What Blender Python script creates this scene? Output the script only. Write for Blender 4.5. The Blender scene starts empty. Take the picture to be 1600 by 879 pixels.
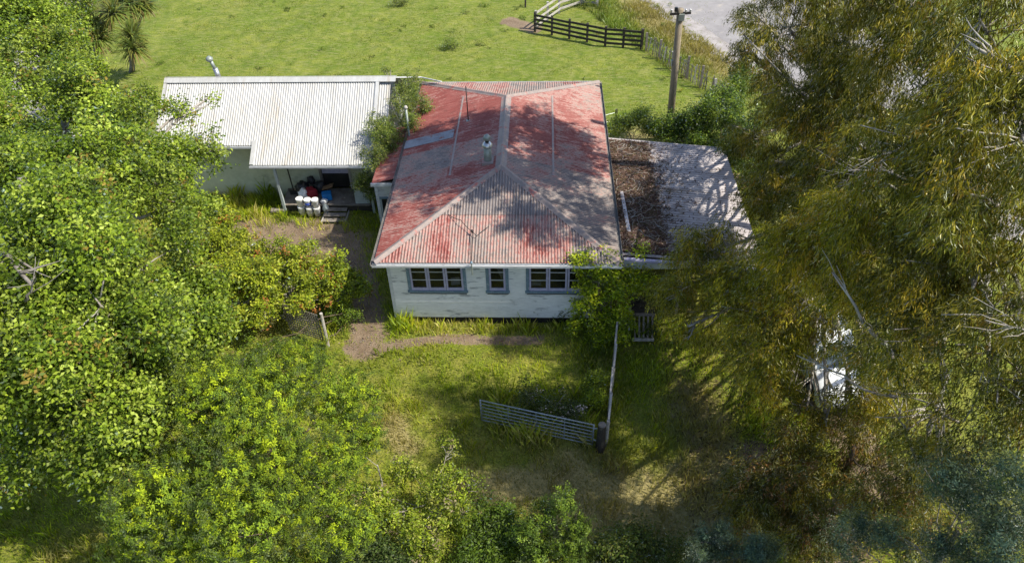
import bpy, math, random
import numpy as np
from mathutils import Vector, Matrix
random.seed(7); RS = np.random.RandomState(11)
scn = bpy.context.scene; C = scn.collection

# ------------------------------------------------------------------ camera
CX, CY, CZ = 5.4781, -18.3674, 18.3949
YAW, PIT, ROL, FPX = -0.0544, 0.7215, -0.0312, 1161.7
def cam_axes():
    cy, sy, cp, sp = math.cos(YAW), math.sin(YAW), math.cos(PIT), math.sin(PIT)
    f = Vector((sy*cp, cy*cp, -sp)); rt = Vector((cy, -sy, 0)); up = rt.cross(f)
    r2 = rt*math.cos(ROL) + up*math.sin(ROL); u2 = r2.cross(f)
    return r2, u2, f
CR, CU, CF = cam_axes()
cd = bpy.data.cameras.new('camera'); cam = bpy.data.objects.new('camera', cd); C.objects.link(cam)
cd.sensor_width = 36; cd.lens = FPX*36/1600; cd.clip_end = 2000; cd.clip_start = 0.1
cam.matrix_world = Matrix(((CR.x, CU.x, -CF.x, CX), (CR.y, CU.y, -CF.y, CY), (CR.z, CU.z, -CF.z, CZ), (0, 0, 0, 1)))
scn.camera = cam
def at(px, py, z=0.0):
    "ground-survey helper: photo pixel + height -> place in the world"
    d = CF + CR*((px-800)/FPX) - CU*((py-439.5)/FPX)
    t = (z-CZ)/d.z
    return Vector((CX+d.x*t, CY+d.y*t, z))

# ------------------------------------------------------------------ light
SUNV = Vector((0.80, -0.15, 1.0)).normalized()
sl = bpy.data.lights.new('sun', 'SUN'); sl.energy = 4.3; sl.angle = math.radians(0.5); sl.color = (1, 0.94, 0.81)
so = bpy.data.objects.new('sun', sl); C.objects.link(so)
so.rotation_euler = SUNV.to_track_quat('Z', 'Y').to_euler(); so.location = (30, 10, 40)
w = bpy.data.worlds.new('World'); scn.world = w; w.use_nodes = True
wn = w.node_tree.nodes; bg = wn['Background']
sk = wn.new('ShaderNodeTexSky'); sk.sky_type = 'NISHITA'; sk.sun_disc = False
sk.sun_elevation = math.asin(SUNV.z); sk.sun_rotation = math.atan2(SUNV.x, SUNV.y)
w.node_tree.links.new(sk.outputs[0], bg.inputs[0]); bg.inputs[1].default_value = 0.135
scn.view_settings.view_transform = 'Standard'; scn.view_settings.look = 'None'
scn.view_settings.exposure = 0.9; scn.view_settings.gamma = 1.0
scn.cycles.max_bounces = 5; scn.cycles.diffuse_bounces = 3; scn.cycles.transmission_bounces = 3
scn.cycles.transparent_max_bounces = 6; scn.cycles.glossy_bounces = 2

# ------------------------------------------------------------------ materials
def newmat(name):
    m = bpy.data.materials.new(name); m.use_nodes = True
    nt = m.node_tree; return m, nt, nt.nodes, nt.links, nt.nodes['Principled BSDF']
def mixc(nt, fac, a, b, mode='MIX'):
    n = nt.nodes.new('ShaderNodeMix'); n.data_type = 'RGBA'; n.blend_type = mode
    for i, v in ((0, fac), (6, a), (7, b)):
        if hasattr(v, 'is_output'): nt.links.new(v, n.inputs[i])
        elif i == 0: n.inputs[0].default_value = v
        else: n.inputs[i].default_value = (v[0], v[1], v[2], 1)
    return n.outputs[2]
def math_(nt, op, a, b=0.0, clamp=False):
    n = nt.nodes.new('ShaderNodeMath'); n.operation = op; n.use_clamp = clamp
    for i, v in ((0, a), (1, b)):
        if hasattr(v, 'is_output'): nt.links.new(v, n.inputs[i])
        else: n.inputs[i].default_value = v
    return n.outputs[0]
def ramp(nt, fac, lo, hi):
    n = nt.nodes.new('ShaderNodeMapRange'); nt.links.new(fac, n.inputs[0])
    n.inputs[1].default_value = lo; n.inputs[2].default_value = hi; n.clamp = True
    return n.outputs[0]
def noise(nt, scale, vec=None, detail=4.0, stretch=None, rough=0.6, off=(0, 0, 0)):
    n = nt.nodes.new('ShaderNodeTexNoise'); n.inputs['Scale'].default_value = scale
    n.inputs['Detail'].default_value = detail; n.inputs['Roughness'].default_value = rough
    if vec is None:
        tc = nt.nodes.new('ShaderNodeTexCoord'); vec = tc.outputs['Object']
    mp = nt.nodes.new('ShaderNodeMapping'); nt.links.new(vec, mp.inputs[0])
    if stretch: mp.inputs['Scale'].default_value = stretch
    mp.inputs['Location'].default_value = off
    nt.links.new(mp.outputs[0], n.inputs[0])
    return n.outputs[0]
def bump(nt, bs, h, strength=0.3, dist=0.02):
    b = nt.nodes.new('ShaderNodeBump'); b.inputs['Strength'].default_value = strength
    b.inputs['Distance'].default_value = dist; nt.links.new(h, b.inputs['Height']); nt.links.new(b.outputs[0], bs.inputs['Normal'])
def M(name, c1, c2=None, scale=4, rough=0.75, bmp=0.2, stretch=None, lo=0.35, hi=0.65, metal=0.0, c3=None, s3=20, spec=0.3, val=0, per=0.1):
    m, nt, N, L, bs = newmat(name)
    c2 = c2 or tuple(x*0.72 for x in c1)
    n = noise(nt, scale, stretch=stretch)
    col = mixc(nt, ramp(nt, n, lo, hi), c1, c2)
    n2 = noise(nt, scale*6, stretch=stretch, off=(3, 7, 1))
    if c3: col = mixc(nt, ramp(nt, noise(nt, s3, stretch=stretch, off=(9, 2, 4)), 0.58, 0.68), col, c3)
    col = mixc(nt, ramp(nt, n2, 0.2, 0.9), col, mixc(nt, 1.0, col, (0.72, 0.72, 0.72), 'MULTIPLY'))
    if val: col = valley_shade(nt, col, val, per)
    L.new(col, bs.inputs['Base Color']); bs.inputs['Roughness'].default_value = rough
    bs.inputs['Metallic'].default_value = metal; bs.inputs['Specular IOR Level'].default_value = spec
    if bmp: bump(nt, bs, n2, bmp)
    return m
def leafmat(name, trans=0.35, gloss=0.12, rough=0.45):
    m, nt, N, L, bs = newmat(name)
    N.remove(bs); out = N['Material Output']
    a = N.new('ShaderNodeAttribute'); a.attribute_name = 'col'
    d = N.new('ShaderNodeBsdfDiffuse'); t = N.new('ShaderNodeBsdfTranslucent'); g = N.new('ShaderNodeBsdfGlossy')
    g.inputs['Roughness'].default_value = rough; g.inputs['Color'].default_value = (0.9, 0.95, 0.9, 1)
    L.new(a.outputs['Color'], d.inputs[0])
    tc = mixc(nt, 1.0, a.outputs['Color'], (1.5, 1.45, 0.5), 'MULTIPLY'); L.new(tc, t.inputs[0])
    m1 = N.new('ShaderNodeMixShader'); m1.inputs[0].default_value = trans
    L.new(d.outputs[0], m1.inputs[1]); L.new(t.outputs[0], m1.inputs[2])
    m2 = N.new('ShaderNodeMixShader'); fr = N.new('ShaderNodeFresnel'); fr.inputs[0].default_value = 1.35
    L.new(math_(nt, 'MULTIPLY', fr.outputs[0], gloss*6, True), m2.inputs[0]); L.new(m1.outputs[0], m2.inputs[1]); L.new(g.outputs[0], m2.inputs[2])
    L.new(m2.outputs[0], out.inputs[0]); return m

def valley_shade(nt, col, amt, per=0.1):  # paints shade, broken up by noise, into corrugation valleys so ribs show
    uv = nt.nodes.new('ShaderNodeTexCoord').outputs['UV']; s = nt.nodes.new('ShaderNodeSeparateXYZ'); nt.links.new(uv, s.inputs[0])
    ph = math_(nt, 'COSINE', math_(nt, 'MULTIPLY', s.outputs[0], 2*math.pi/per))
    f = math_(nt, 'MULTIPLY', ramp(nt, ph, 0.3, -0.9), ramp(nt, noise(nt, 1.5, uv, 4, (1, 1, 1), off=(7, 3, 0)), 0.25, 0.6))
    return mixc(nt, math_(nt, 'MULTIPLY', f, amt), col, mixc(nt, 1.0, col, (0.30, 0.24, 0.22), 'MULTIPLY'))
def roofmat():
    m, nt, N, L, bs = newmat('weathered_red_iron')
    uv = N.new('ShaderNodeTexCoord').outputs['UV']
    a = N.new('ShaderNodeAttribute'); a.attribute_type = 'OBJECT'; a.attribute_name = 'wear'
    wear = a.outputs['Fac']
    big = noise(nt, 1.1, uv, 6, (1.0, 0.9, 1), 0.7); streak = noise(nt, 2.6, uv, 6, (3.6, 0.5, 1), 0.7, off=(5, 1, 0)); fine = noise(nt, 16, uv, 5, (2.2, 0.5, 1), 0.7)
    f = math_(nt, 'ADD', math_(nt, 'MULTIPLY', big, 0.8), math_(nt, 'MULTIPLY', streak, 0.7))
    f = math_(nt, 'ADD', f, math_(nt, 'MULTIPLY', math_(nt, 'SUBTRACT', fine, 0.5), 0.8))
    f = math_(nt, 'ADD', f, math_(nt, 'SUBTRACT', wear, 0.70))
    red = mixc(nt, ramp(nt, streak, 0.35, 0.65), (0.25, 0.062, 0.052), (0.35, 0.13, 0.11))
    col = mixc(nt, ramp(nt, f, 0.38, 0.50), red, (0.42, 0.235, 0.205))
    col = mixc(nt, ramp(nt, f, 0.50, 0.62), col, (0.35, 0.285, 0.25))
    col = mixc(nt, ramp(nt, f, 0.62, 0.74), col, (0.22, 0.195, 0.19))
    rust = noise(nt, 3.0, uv, 6, (2, 0.8, 1), off=(2, 8, 0))
    col = mixc(nt, math_(nt, 'MULTIPLY', ramp(nt, rust, 0.56, 0.72), 0.6), col, (0.12, 0.055, 0.045))
    col = mixc(nt, ramp(nt, noise(nt, 30, uv, 3, off=(4, 4, 0)), 0.3, 0.8), col, mixc(nt, 1.0, col, (0.65, 0.62, 0.6), 'MULTIPLY'))
    col = valley_shade(nt, col, 0.75)
    su = N.new('ShaderNodeSeparateXYZ'); L.new(uv, su.inputs[0])
    def lines(v, per, w_): return math_(nt, 'LESS_THAN', math_(nt, 'ABSOLUTE', math_(nt, 'SUBTRACT', math_(nt, 'FRACT', math_(nt, 'DIVIDE', v, per)), 0.5)), w_)
    nail = math_(nt, 'MULTIPLY', lines(su.outputs[1], 0.9, 0.018), lines(su.outputs[0], 0.2, 0.10))
    bleed = math_(nt, 'MULTIPLY', lines(su.outputs[1], 0.9, 0.10), ramp(nt, streak, 0.5, 0.7))
    col = mixc(nt, math_(nt, 'MULTIPLY', bleed, 0.12), col, (0.13, 0.06, 0.045))
    col = mixc(nt, math_(nt, 'MULTIPLY', nail, 0.30), col, (0.09, 0.045, 0.035))
    L.new(col, bs.inputs['Base Color']); bs.inputs['Roughness'].default_value = 0.6; bs.inputs['Specular IOR Level'].default_value = 0.3
    bump(nt, bs, fine, 0.25, 0.01); return m
def groundmat():
    m, nt, N, L, bs = newmat('ground')
    a = N.new('ShaderNodeAttribute'); a.attribute_name = 'mask'
    sp = N.new('ShaderNodeSeparateColor'); L.new(a.outputs['Color'], sp.inputs[0])
    tc = N.new('ShaderNodeTexCoord').outputs['Object']
    n1 = noise(nt, 0.35, tc, 5); n2 = noise(nt, 1.7, tc, 6, off=(4, 4, 0)); n3 = noise(nt, 14, tc, 5); n4 = noise(nt, 45, tc, 3)
    pad = mixc(nt, ramp(nt, n1, 0.38, 0.62), (0.145, 0.19, 0.024), (0.235, 0.245, 0.045))
    pad = mixc(nt, ramp(nt, n2, 0.35, 0.7), pad, (0.095, 0.14, 0.018))
    pad = mixc(nt, math_(nt, 'MULTIPLY', ramp(nt, noise(nt, 5, tc, 6, (0.5, 1.5, 1), off=(1, 9, 0)), 0.46, 0.68), 0.75), pad, (0.26, 0.25, 0.10))
    pad = mixc(nt, ramp(nt, n3, 0.35, 0.75), pad, mixc(nt, 1.0, pad, (0.60, 0.66, 0.6), 'MULTIPLY'))
    yard = mixc(nt, ramp(nt, n2, 0.35, 0.65), (0.15, 0.19, 0.018), (0.24, 0.23, 0.045))
    yard = mixc(nt, ramp(nt, n3, 0.4, 0.7), yard, (0.075, 0.085, 0.022))
    col = mixc(nt, sp.outputs[2], yard, pad)
    dry = mixc(nt, ramp(nt, n3, 0.35, 0.65), (0.31, 0.25, 0.12), (0.20, 0.17, 0.07))
    fd = math_(nt, 'ADD', sp.outputs[1], math_(nt, 'MULTIPLY', math_(nt, 'SUBTRACT', n2, 0.5), 1.2))
    col = mixc(nt, math_(nt, 'MULTIPLY', ramp(nt, fd, 0.35, 0.8), 0.85), col, dry)
    dirt = mixc(nt, ramp(nt, n2, 0.3, 0.7), (0.30, 0.225, 0.16), (0.17, 0.12, 0.08))
    dirt = mixc(nt, ramp(nt, n4, 0.4, 0.75), dirt, (0.10, 0.075, 0.05))
    dd = math_(nt, 'ADD', sp.outputs[0], math_(nt, 'ADD', math_(nt, 'MULTIPLY', math_(nt, 'SUBTRACT', n2, 0.5), 0.9), math_(nt, 'MULTIPLY', math_(nt, 'SUBTRACT', n3, 0.5), 0.7)))
    col = mixc(nt, ramp(nt, dd, 0.42, 0.6), col, dirt)
    L.new(col, bs.inputs['Base Color']); bs.inputs['Roughness'].default_value = 0.95; bs.inputs['Specular IOR Level'].default_value = 0.1
    h = math_(nt, 'ADD', n3, math_(nt, 'MULTIPLY', n4, 0.6)); bump(nt, bs, h, 0.7, 0.07); return m

MT = {}
MT['roof'] = roofmat(); MT['ground'] = groundmat()
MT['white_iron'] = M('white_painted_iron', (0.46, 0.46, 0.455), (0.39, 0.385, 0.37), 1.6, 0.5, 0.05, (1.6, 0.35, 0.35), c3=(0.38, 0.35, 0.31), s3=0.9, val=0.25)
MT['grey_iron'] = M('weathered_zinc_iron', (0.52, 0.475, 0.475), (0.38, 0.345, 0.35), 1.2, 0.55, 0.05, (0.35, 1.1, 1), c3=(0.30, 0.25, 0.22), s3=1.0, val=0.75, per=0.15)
MT['cap'] = M('faded_ridge_cap', (0.31, 0.24, 0.215), (0.22, 0.19, 0.18), 2.5, 0.6, 0.15, c3=(0.36, 0.12, 0.10), s3=3)
MT['white'] = M('old_white_paint', (0.62, 0.63, 0.64), (0.53, 0.54, 0.55), 2.0, 0.6, 0.15, (0.6, 1, 3), c3=(0.33, 0.33, 0.33), s3=6)
MT['board'] = M('white_weatherboard_paint', (0.80, 0.785, 0.76), (0.70, 0.69, 0.67), 1.6, 0.6, 0.25, (0.5, 1, 2), c3=(0.37, 0.37, 0.37), s3=3.6)
MT['cream'] = M('pale_green_render', (0.52, 0.53, 0.40), (0.46, 0.48, 0.36), 1.0, 0.85, 0.1, c3=(0.28, 0.31, 0.24), s3=0.8)
MT['trimblue'] = M('blue_grey_trim', (0.17, 0.25, 0.31), (0.13, 0.19, 0.25), 5, 0.6, 0.1, c3=(0.35, 0.38, 0.42), s3=14)
MT['sash'] = M('lilac_sash_paint', (0.46, 0.43, 0.58), (0.36, 0.34, 0.49), 6, 0.6, 0.1, c3=(0.55, 0.55, 0.60), s3=12)
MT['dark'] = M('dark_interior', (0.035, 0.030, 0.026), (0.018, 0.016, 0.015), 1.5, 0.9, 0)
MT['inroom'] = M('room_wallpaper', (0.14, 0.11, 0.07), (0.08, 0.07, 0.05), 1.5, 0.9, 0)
MT['curtain'] = M('net_curtain', (0.42, 0.44, 0.42), (0.30, 0.32, 0.30), 12, 0.9, 0.2, (4, 4, 0.3))
MT['wood'] = M('weathered_timber', (0.24, 0.21, 0.18), (0.15, 0.125, 0.10), 3, 0.85, 0.3, (1, 1, 1), c3=(0.32, 0.30, 0.27), s3=9)
MT['darkwood'] = M('dark_stained_timber', (0.055, 0.045, 0.035), (0.035, 0.03, 0.025), 4, 0.85, 0.3, c3=(0.12, 0.11, 0.09), s3=9)
MT['palewood'] = M('silvery_timber', (0.46, 0.43, 0.39), (0.33, 0.30, 0.27), 3, 0.8, 0.3, c3=(0.22, 0.2, 0.17), s3=8)
MT['polewood'] = M('pole_timber', (0.30, 0.25, 0.18), (0.20, 0.165, 0.12), 2, 0.85, 0.3, (6, 6, 0.5), c3=(0.12, 0.10, 0.08), s3=4)
MT['sidegut'] = M('weathered_gutter', (0.20, 0.19, 0.18), (0.12, 0.11, 0.10), 3, 0.7, 0.1)
MT['galv'] = M('galvanised_steel', (0.34, 0.37, 0.40), (0.25, 0.28, 0.31), 8, 0.4, 0.05, metal=0.6)
MT['flue'] = M('dull_flue_steel', (0.30, 0.33, 0.30), (0.22, 0.25, 0.23), 6, 0.45, 0.05, metal=0.3)
MT['shiny'] = M('bright_flue_steel', (0.62, 0.62, 0.62), (0.42, 0.42, 0.43), 6, 0.3, 0.05, metal=0.8)
MT['black'] = M('black_plastic', (0.018, 0.018, 0.02), (0.03, 0.03, 0.034), 6, 0.4, 0.3)
MT['cable'] = M('black_cable', (0.03, 0.025, 0.025), None, 6, 0.6, 0)
MT['redbag'] = M('red_fabric', (0.30, 0.02, 0.03), None, 8, 0.8, 0.4)
MT['bluebox'] = M('blue_plastic', (0.02, 0.22, 0.55), (0.02, 0.16, 0.42), 5, 0.4, 0.05)
MT['bluelabel'] = M('blue_print', (0.03, 0.07, 0.38), None, 9, 0.5, 0)
MT['bucket'] = M('white_plastic', (0.78, 0.78, 0.78), (0.68, 0.68, 0.67), 4, 0.4, 0.03)
MT['card'] = M('cardboard', (0.22, 0.13, 0.07), None, 5, 0.9, 0.1)
MT['panelgrey'] = M('pale_grey_board', (0.40, 0.45, 0.45), (0.34, 0.38, 0.38), 2, 0.7, 0.1)
MT['bark_pale'] = M('pale_smooth_bark', (0.38, 0.35, 0.31), (0.22, 0.19, 0.16), 2.5, 0.8, 0.3, (1, 1, 0.5), c3=(0.18, 0.13, 0.10), s3=5)
MT['bark_grey'] = M('grey_bark', (0.26, 0.235, 0.21), (0.16, 0.14, 0.12), 4, 0.9, 0.4)
MT['bark_brown'] = M('brown_bark', (0.15, 0.11, 0.08), (0.09, 0.065, 0.05), 4, 0.9, 0.4)
MT['road'] = M('chip_seal_road', (0.28, 0.265, 0.26), (0.23, 0.215, 0.215), 0.6, 0.9, 0.2, c3=(0.33, 0.30, 0.27), s3=1.2)
MT['gravel'] = M('loose_gravel', (0.36, 0.33, 0.32), (0.25, 0.225, 0.21), 1.6, 0.95, 0.5, c3=(0.16, 0.17, 0.08), s3=2)
MT['carpaint'] = M('white_car_paint', (0.72, 0.74, 0.76), (0.68, 0.70, 0.73), 3, 0.2, 0, spec=0.6)
MT['skysheet'] = M('cloudy_clear_sheet', (0.30, 0.32, 0.35), (0.22, 0.23, 0.26), 3, 0.5, 0.1, c3=(0.25, 0.12, 0.10), s3=3)
MT['gatesteel'] = M('dull_gate_steel', (0.30, 0.34, 0.37), (0.21, 0.24, 0.27), 8, 0.5, 0.05, metal=0.3)
MT['stone'] = M('dull_field_stone', (0.24, 0.20, 0.16), (0.15, 0.125, 0.10), 5, 0.95, 0.3)
MT['tyre'] = M('tyre_rubber', (0.02, 0.02, 0.02), None, 9, 0.9, 0.1)
MT['leaf'] = leafmat('leaf_surface', 0.30, 0.07); MT['softleaf'] = leafmat('soft_leaf_surface', 0.2, 0.04, 0.6); MT['eucleaf'] = leafmat('gum_leaf_surface', 0.22, 0.03, 0.6)
MT['grassblade'] = leafmat('grass_blade_surface', 0.40, 0.02, 0.6); MT['litter'] = leafmat('dry_litter_surface', 0.15, 0.0)
gm, nt, N, L, bs = newmat('window_glass'); MT['glass'] = gm
L.new(mixc(nt, ramp(nt, noise(nt, 3), 0.4, 0.7), (0.012, 0.013, 0.013), (0.03, 0.03, 0.026)), bs.inputs['Base Color'])
bs.inputs['Roughness'].default_value = 0.08; bs.inputs['Alpha'].default_value = 0.38; bs.inputs['Specular IOR Level'].default_value = 0.6
gm, nt, N, L, bs = newmat('car_glass'); MT['carglass'] = gm
L.new(mixc(nt, noise(nt, 2), (0.03, 0.05, 0.07), (0.06, 0.08, 0.10)), bs.inputs['Base Color']); bs.inputs['Roughness'].default_value = 0.06

# ------------------------------------------------------------------ object helpers
ORG = {}
def thing(name, label, cat, loc=(0, 0, 0), group=None):
    o = bpy.data.objects.new(name, None); C.objects.link(o); o.location = loc; o.empty_display_size = 0.2
    o['label'] = label; o['category'] = cat
    if group: o['group'] = group
    ORG[o] = Vector(loc); return o
def tag(o, label=None, cat=None, group=None, kind=None):
    for k, v in (('label', label), ('category', cat), ('group', group), ('kind', kind)):
        if v: o[k] = v
    return o
def org(p): return ORG[p] if p is not None else Vector((0, 0, 0))
def obj_from(me, name, mat, parent):
    o = bpy.data.objects.new(name, me); C.objects.link(o)
    if mat: me.materials.append(MT[mat] if isinstance(mat, str) else mat)
    if parent is not None: o.parent = parent; ORG[o] = org(parent)
    return o
class MB:
    def __init__(s): s.v = []; s.f = []; s.uv = None
    def quad(s, *p):
        i = len(s.v); s.v += [tuple(q) for q in p]; s.f.append(tuple(range(i, i+len(p))))
    def box(s, x0, x1, y0, y1, z0, z1):
        return s.obox((x0+x1)/2, (y0+y1)/2, (z0+z1)/2, (x1-x0), (y1-y0), (z1-z0))
    def obox(s, x, y, z, sx, sy, sz, rot=None):
        i = len(s.v); c = Vector((x, y, z))
        for a in (-.5, .5):
            for b in (-.5, .5):
                for d in (-.5, .5):
                    q = Vector((a*sx, b*sy, d*sz)); q = rot @ q if rot else q
                    s.v.append(tuple(c+q))
        s.f += [(i, i+1, i+3, i+2), (i+4, i+6, i+7, i+5), (i, i+4, i+5, i+1), (i+2, i+3, i+7, i+6), (i, i+2, i+6, i+4), (i+1, i+5, i+7, i+3)]
        return s
    def bar(s, a, b, wd, th, up=(0, 0, 1)):
        a, b = Vector(a), Vector(b); d = b-a; L_ = d.length; x = d.normalized(); u = Vector(up)
        y = u.cross(x)
        if y.length < 1e-4: y = Vector((1, 0, 0)).cross(x)
        y.normalize(); z = x.cross(y); R = Matrix((x, y, z)).transposed()
        c = (a+b)/2; return s.obox(c.x, c.y, c.z, L_, wd, th, R)
    def tube(s, pts, rad, n=6, cap=True):
        pts = [Vector(p) for p in pts]; i0 = len(s.v)
        if not hasattr(rad, '__len__'): rad = [rad]*len(pts)
        ref = None
        for k, p in enumerate(pts):
            t = (pts[min(k+1, len(pts)-1)]-pts[max(k-1, 0)])
            t = t.normalized() if t.length > 1e-6 else Vector((0, 0, 1))
            if ref is None: ref = Vector((0, 0, 1)) if abs(t.z) < 0.9 else Vector((1, 0, 0))
            a = t.cross(ref); 
            if a.length < 1e-4: a = t.orthogonal()
            a.normalize(); b = t.cross(a)
            for j in range(n):
                th = 2*math.pi*j/n; s.v.append(tuple(p+(a*math.cos(th)+b*math.sin(th))*rad[k]))
        for k in range(len(pts)-1):
            for j in range(n):
                a_ = i0+k*n+j; b_ = i0+k*n+(j+1) % n
                s.f.append((a_, b_, b_+n, a_+n))
        if cap:
            s.f.append(tuple(i0+j for j in range(n))[::-1]); s.f.append(tuple(i0+(len(pts)-1)*n+j for j in range(n)))
        return s
    def lathe(s, cx, cy, prof, n=14):
        i0 = len(s.v)
        for r, z in prof:
            for j in range(n):
                th = 2*math.pi*j/n; s.v.append((cx+r*math.cos(th), cy+r*math.sin(th), z))
        for k in range(len(prof)-1):
            for j in range(n):
                a_ = i0+k*n+j; b_ = i0+k*n+(j+1) % n; s.f.append((a_, b_, b_+n, a_+n))
        s.f.append(tuple(i0+j for j in range(n))[::-1]); s.f.append(tuple(i0+(len(prof)-1)*n+j for j in range(n)))
        return s
    def build(s, name, mat, parent=None, smooth=False, bev=0, uv=None):
        og = org(parent); me = bpy.data.meshes.new(name)
        me.from_pydata([(a-og.x, b-og.y, c-og.z) for a, b, c in s.v], [], s.f)
        if uv is not None:
            ul = me.uv_layers.new(name='uv'); li = np.zeros(len(me.loops), dtype=np.int32); me.loops.foreach_get('vertex_index', li)
            ul.data.foreach_set('uv', np.array(uv, dtype=np.float32)[li].ravel())
        if smooth: me.polygons.foreach_set('use_smooth', [True]*len(me.polygons))
        me.update(); o = obj_from(me, name, mat, parent)
        if bev:
            b = o.modifiers.new('bevel', 'BEVEL'); b.width = bev; b.segments = 2
        return o
def part(name, mat, parent, *box):
    return MB().box(*box).build(name, mat, parent)
def dup_tree(o, parent=None, dloc=None, label=None):
    c = o.copy(); C.objects.link(c)
    if parent is not None: c.parent = parent
    if dloc is not None: c.location = o.location + Vector(dloc)
    if label: c['label'] = label
    for ch in [x for x in o.children]: dup_tree(ch, c)
    return c
def arr_mesh(name, V, Q, col, mat, parent):
    "fast mesh of many quads (N,4,3) with one colour per quad"
    og = org(parent); V = V.reshape(-1, 3) - np.array(og)
    me = bpy.data.meshes.new(name); nq = len(V)//4
    me.vertices.add(len(V)); me.vertices.foreach_set('co', V.astype(np.float32).ravel())
    me.loops.add(nq*4); me.loops.foreach_set('vertex_index', np.arange(nq*4, dtype=np.int32))
    me.polygons.add(nq); me.polygons.foreach_set('loop_start', np.arange(0, nq*4, 4, dtype=np.int32))
    a = me.attributes.new('col', 'FLOAT_COLOR', 'POINT')
    cc = np.ones((nq, 4), dtype=np.float32); cc[:, :3] = col
    a.data.foreach_set('color', np.repeat(cc, 4, axis=0).ravel())
    me.update(calc_edges=True); return obj_from(me, name, mat, parent)

# ------------------------------------------------------------------ ground
YARD_DIRT = [([(-7.2, 5.2), (-5.5, 5.2), (-4, 5.3), (-2.6, 4.6)], 1.25), ([(-2.6, 4.6), (-1.6, 3.0), (-1.0, 1.2), (-0.6, -0.3), (-0.6, -0.8)], 0.66),
             ([(-1.2, -1.0), (0.4, -0.75), (2, -0.5), (4, -0.5), (5.4, -0.45)], 0.22),
             ([(12, -5.5), (13, -8)], 0.9), ([(14, 2), (14.5, -2), (15, -6)], 0.7), ([(3.4, 27.0), (4.8, 25.9)], 0.6), ([(9.5, 10), (16, 9)], 0.5)]
DRY = [([(11.3, 31), (12.6, 26), (15, 21.5), (17.5, 18)], 1.2), ([(6.5, -6.4), (9, -7.2), (10, -6.5)], 1.5), ([(10.3, -3), (10.8, -7), (9.5, -9.5)], 0.9), ([(0.9, -4.2), (1.4, -5)], 0.5), ([(3.5, -6.5), (6, -6.2)], 0.8),
       ([(9, 12), (11, 13)], 1.2), ([(-6, 3.5), (-3, 3.2)], 0.8)]
def seg_w(X, Y, segs):
    out = np.zeros_like(X)
    for pts, r in segs:
        for (ax, ay), (bx, by) in zip(pts[:-1], pts[1:]):
            dx, dy = bx-ax, by-ay; t = np.clip(((X-ax)*dx+(Y-ay)*dy)/(dx*dx+dy*dy), 0, 1)
            d = np.hypot(X-ax-t*dx, Y-ay-t*dy); out = np.maximum(out, np.clip(1.25-d/r*0.75, 0, 1))
    return out
def pad_w(X, Y):
    line = np.where(X < -1.5, 11.0, 13.3)
    p = 1/(1+np.exp(-(Y-line)/0.5))
    return p
xs = np.concatenate([[-400, -200, -100, -60], np.arange(-36, 40.1, 0.3), [60, 100, 200, 400]])
ys = np.concatenate([[-200, -80, -35], np.arange(-18, 52.1, 0.3), [70, 120, 250, 500]])
GX, GY = np.meshgrid(xs, ys); 
def gz(X, Y): return (0.12+0.88/(1+np.exp(np.clip(np.minimum(X-10, Y-15)/0.8, -30, 30))))*(0.05*np.sin(X*0.9+Y*0.4)*np.cos(Y*0.7-X*0.2) + 0.03*np.sin(X*2.3+1)*np.sin(Y*2.1))
Zg = gz(GX, GY) - 0.05
nx, ny = len(xs), len(ys)
idx = np.arange(nx*ny).reshape(ny, nx)
F = np.stack([idx[:-1, :-1], idx[:-1, 1:], idx[1:, 1:], idx[1:, :-1]], -1).reshape(-1, 4)
me = bpy.data.meshes.new('ground'); me.vertices.add(nx*ny); me.vertices.foreach_set('co', np.stack([GX, GY, Zg], -1).astype(np.float32).ravel())
me.loops.add(F.size); me.loops.foreach_set('vertex_index', F.astype(np.int32).ravel()); me.polygons.add(len(F)); me.polygons.foreach_set('loop_start', np.arange(0, F.size, 4, dtype=np.int32))
att = me.attributes.new('mask', 'FLOAT_COLOR', 'POINT')
mk = np.ones((ny, nx, 4), dtype=np.float32); mk[..., 0] = seg_w(GX, GY, YARD_DIRT); mk[..., 1] = seg_w(GX, GY, DRY); mk[..., 2] = pad_w(GX, GY)
att.data.foreach_set('color', mk.ravel()); me.update(calc_edges=True); me.polygons.foreach_set('use_smooth', [True]*len(me.polygons))
tag(obj_from(me, 'ground', 'ground', None), kind='structure')

def ribbon(name, pts, wd, mat, z=0.06, wob=0.12):
    mb = MB(); n = 40; P = [Vector((*p, 0)) for p in pts]; path = []
    for a, b in zip(P[:-1], P[1:]):
        for k in range(n//len(P)*2): path.append(a.lerp(b, k/(n//len(P)*2)))
    path.append(P[-1]); L_, R_ = [], []
    for k, p in enumerate(path):
        t = (path[min(k+1, len(path)-1)]-path[max(k-1, 0)]).normalized(); s = Vector((-t.y, t.x, 0))
        L_.append(p+s*(wd/2+random.uniform(-wob, wob))); R_.append(p-s*(wd/2+random.uniform(-wob, wob)))
    for k in range(len(path)-1): mb.quad(*[(q.x, q.y, z) for q in (R_[k], R_[k+1], L_[k+1], L_[k])])
    return tag(mb.build(name, mat), kind='structure')
ribbon('road', [(14.6, 38), (17.2, 31.6), (20.2, 24.2), (23.6, 16.5), (30, 4)], 8.0, 'road', -0.026, 0.10)
ribbon('road_shoulder', [(14.0, 38), (16.6, 31.6), (19.6, 24.2), (23.0, 16.5), (30, 4)], 9.6, 'gravel', -0.032, 0.35)
ribbon('gravel_driveway', [(-27, 33), (-24, 22), (-16, 8), (-12, -2), (-11.5, -6)], 3.0, 'gravel', 0.05, 0.3)

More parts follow.
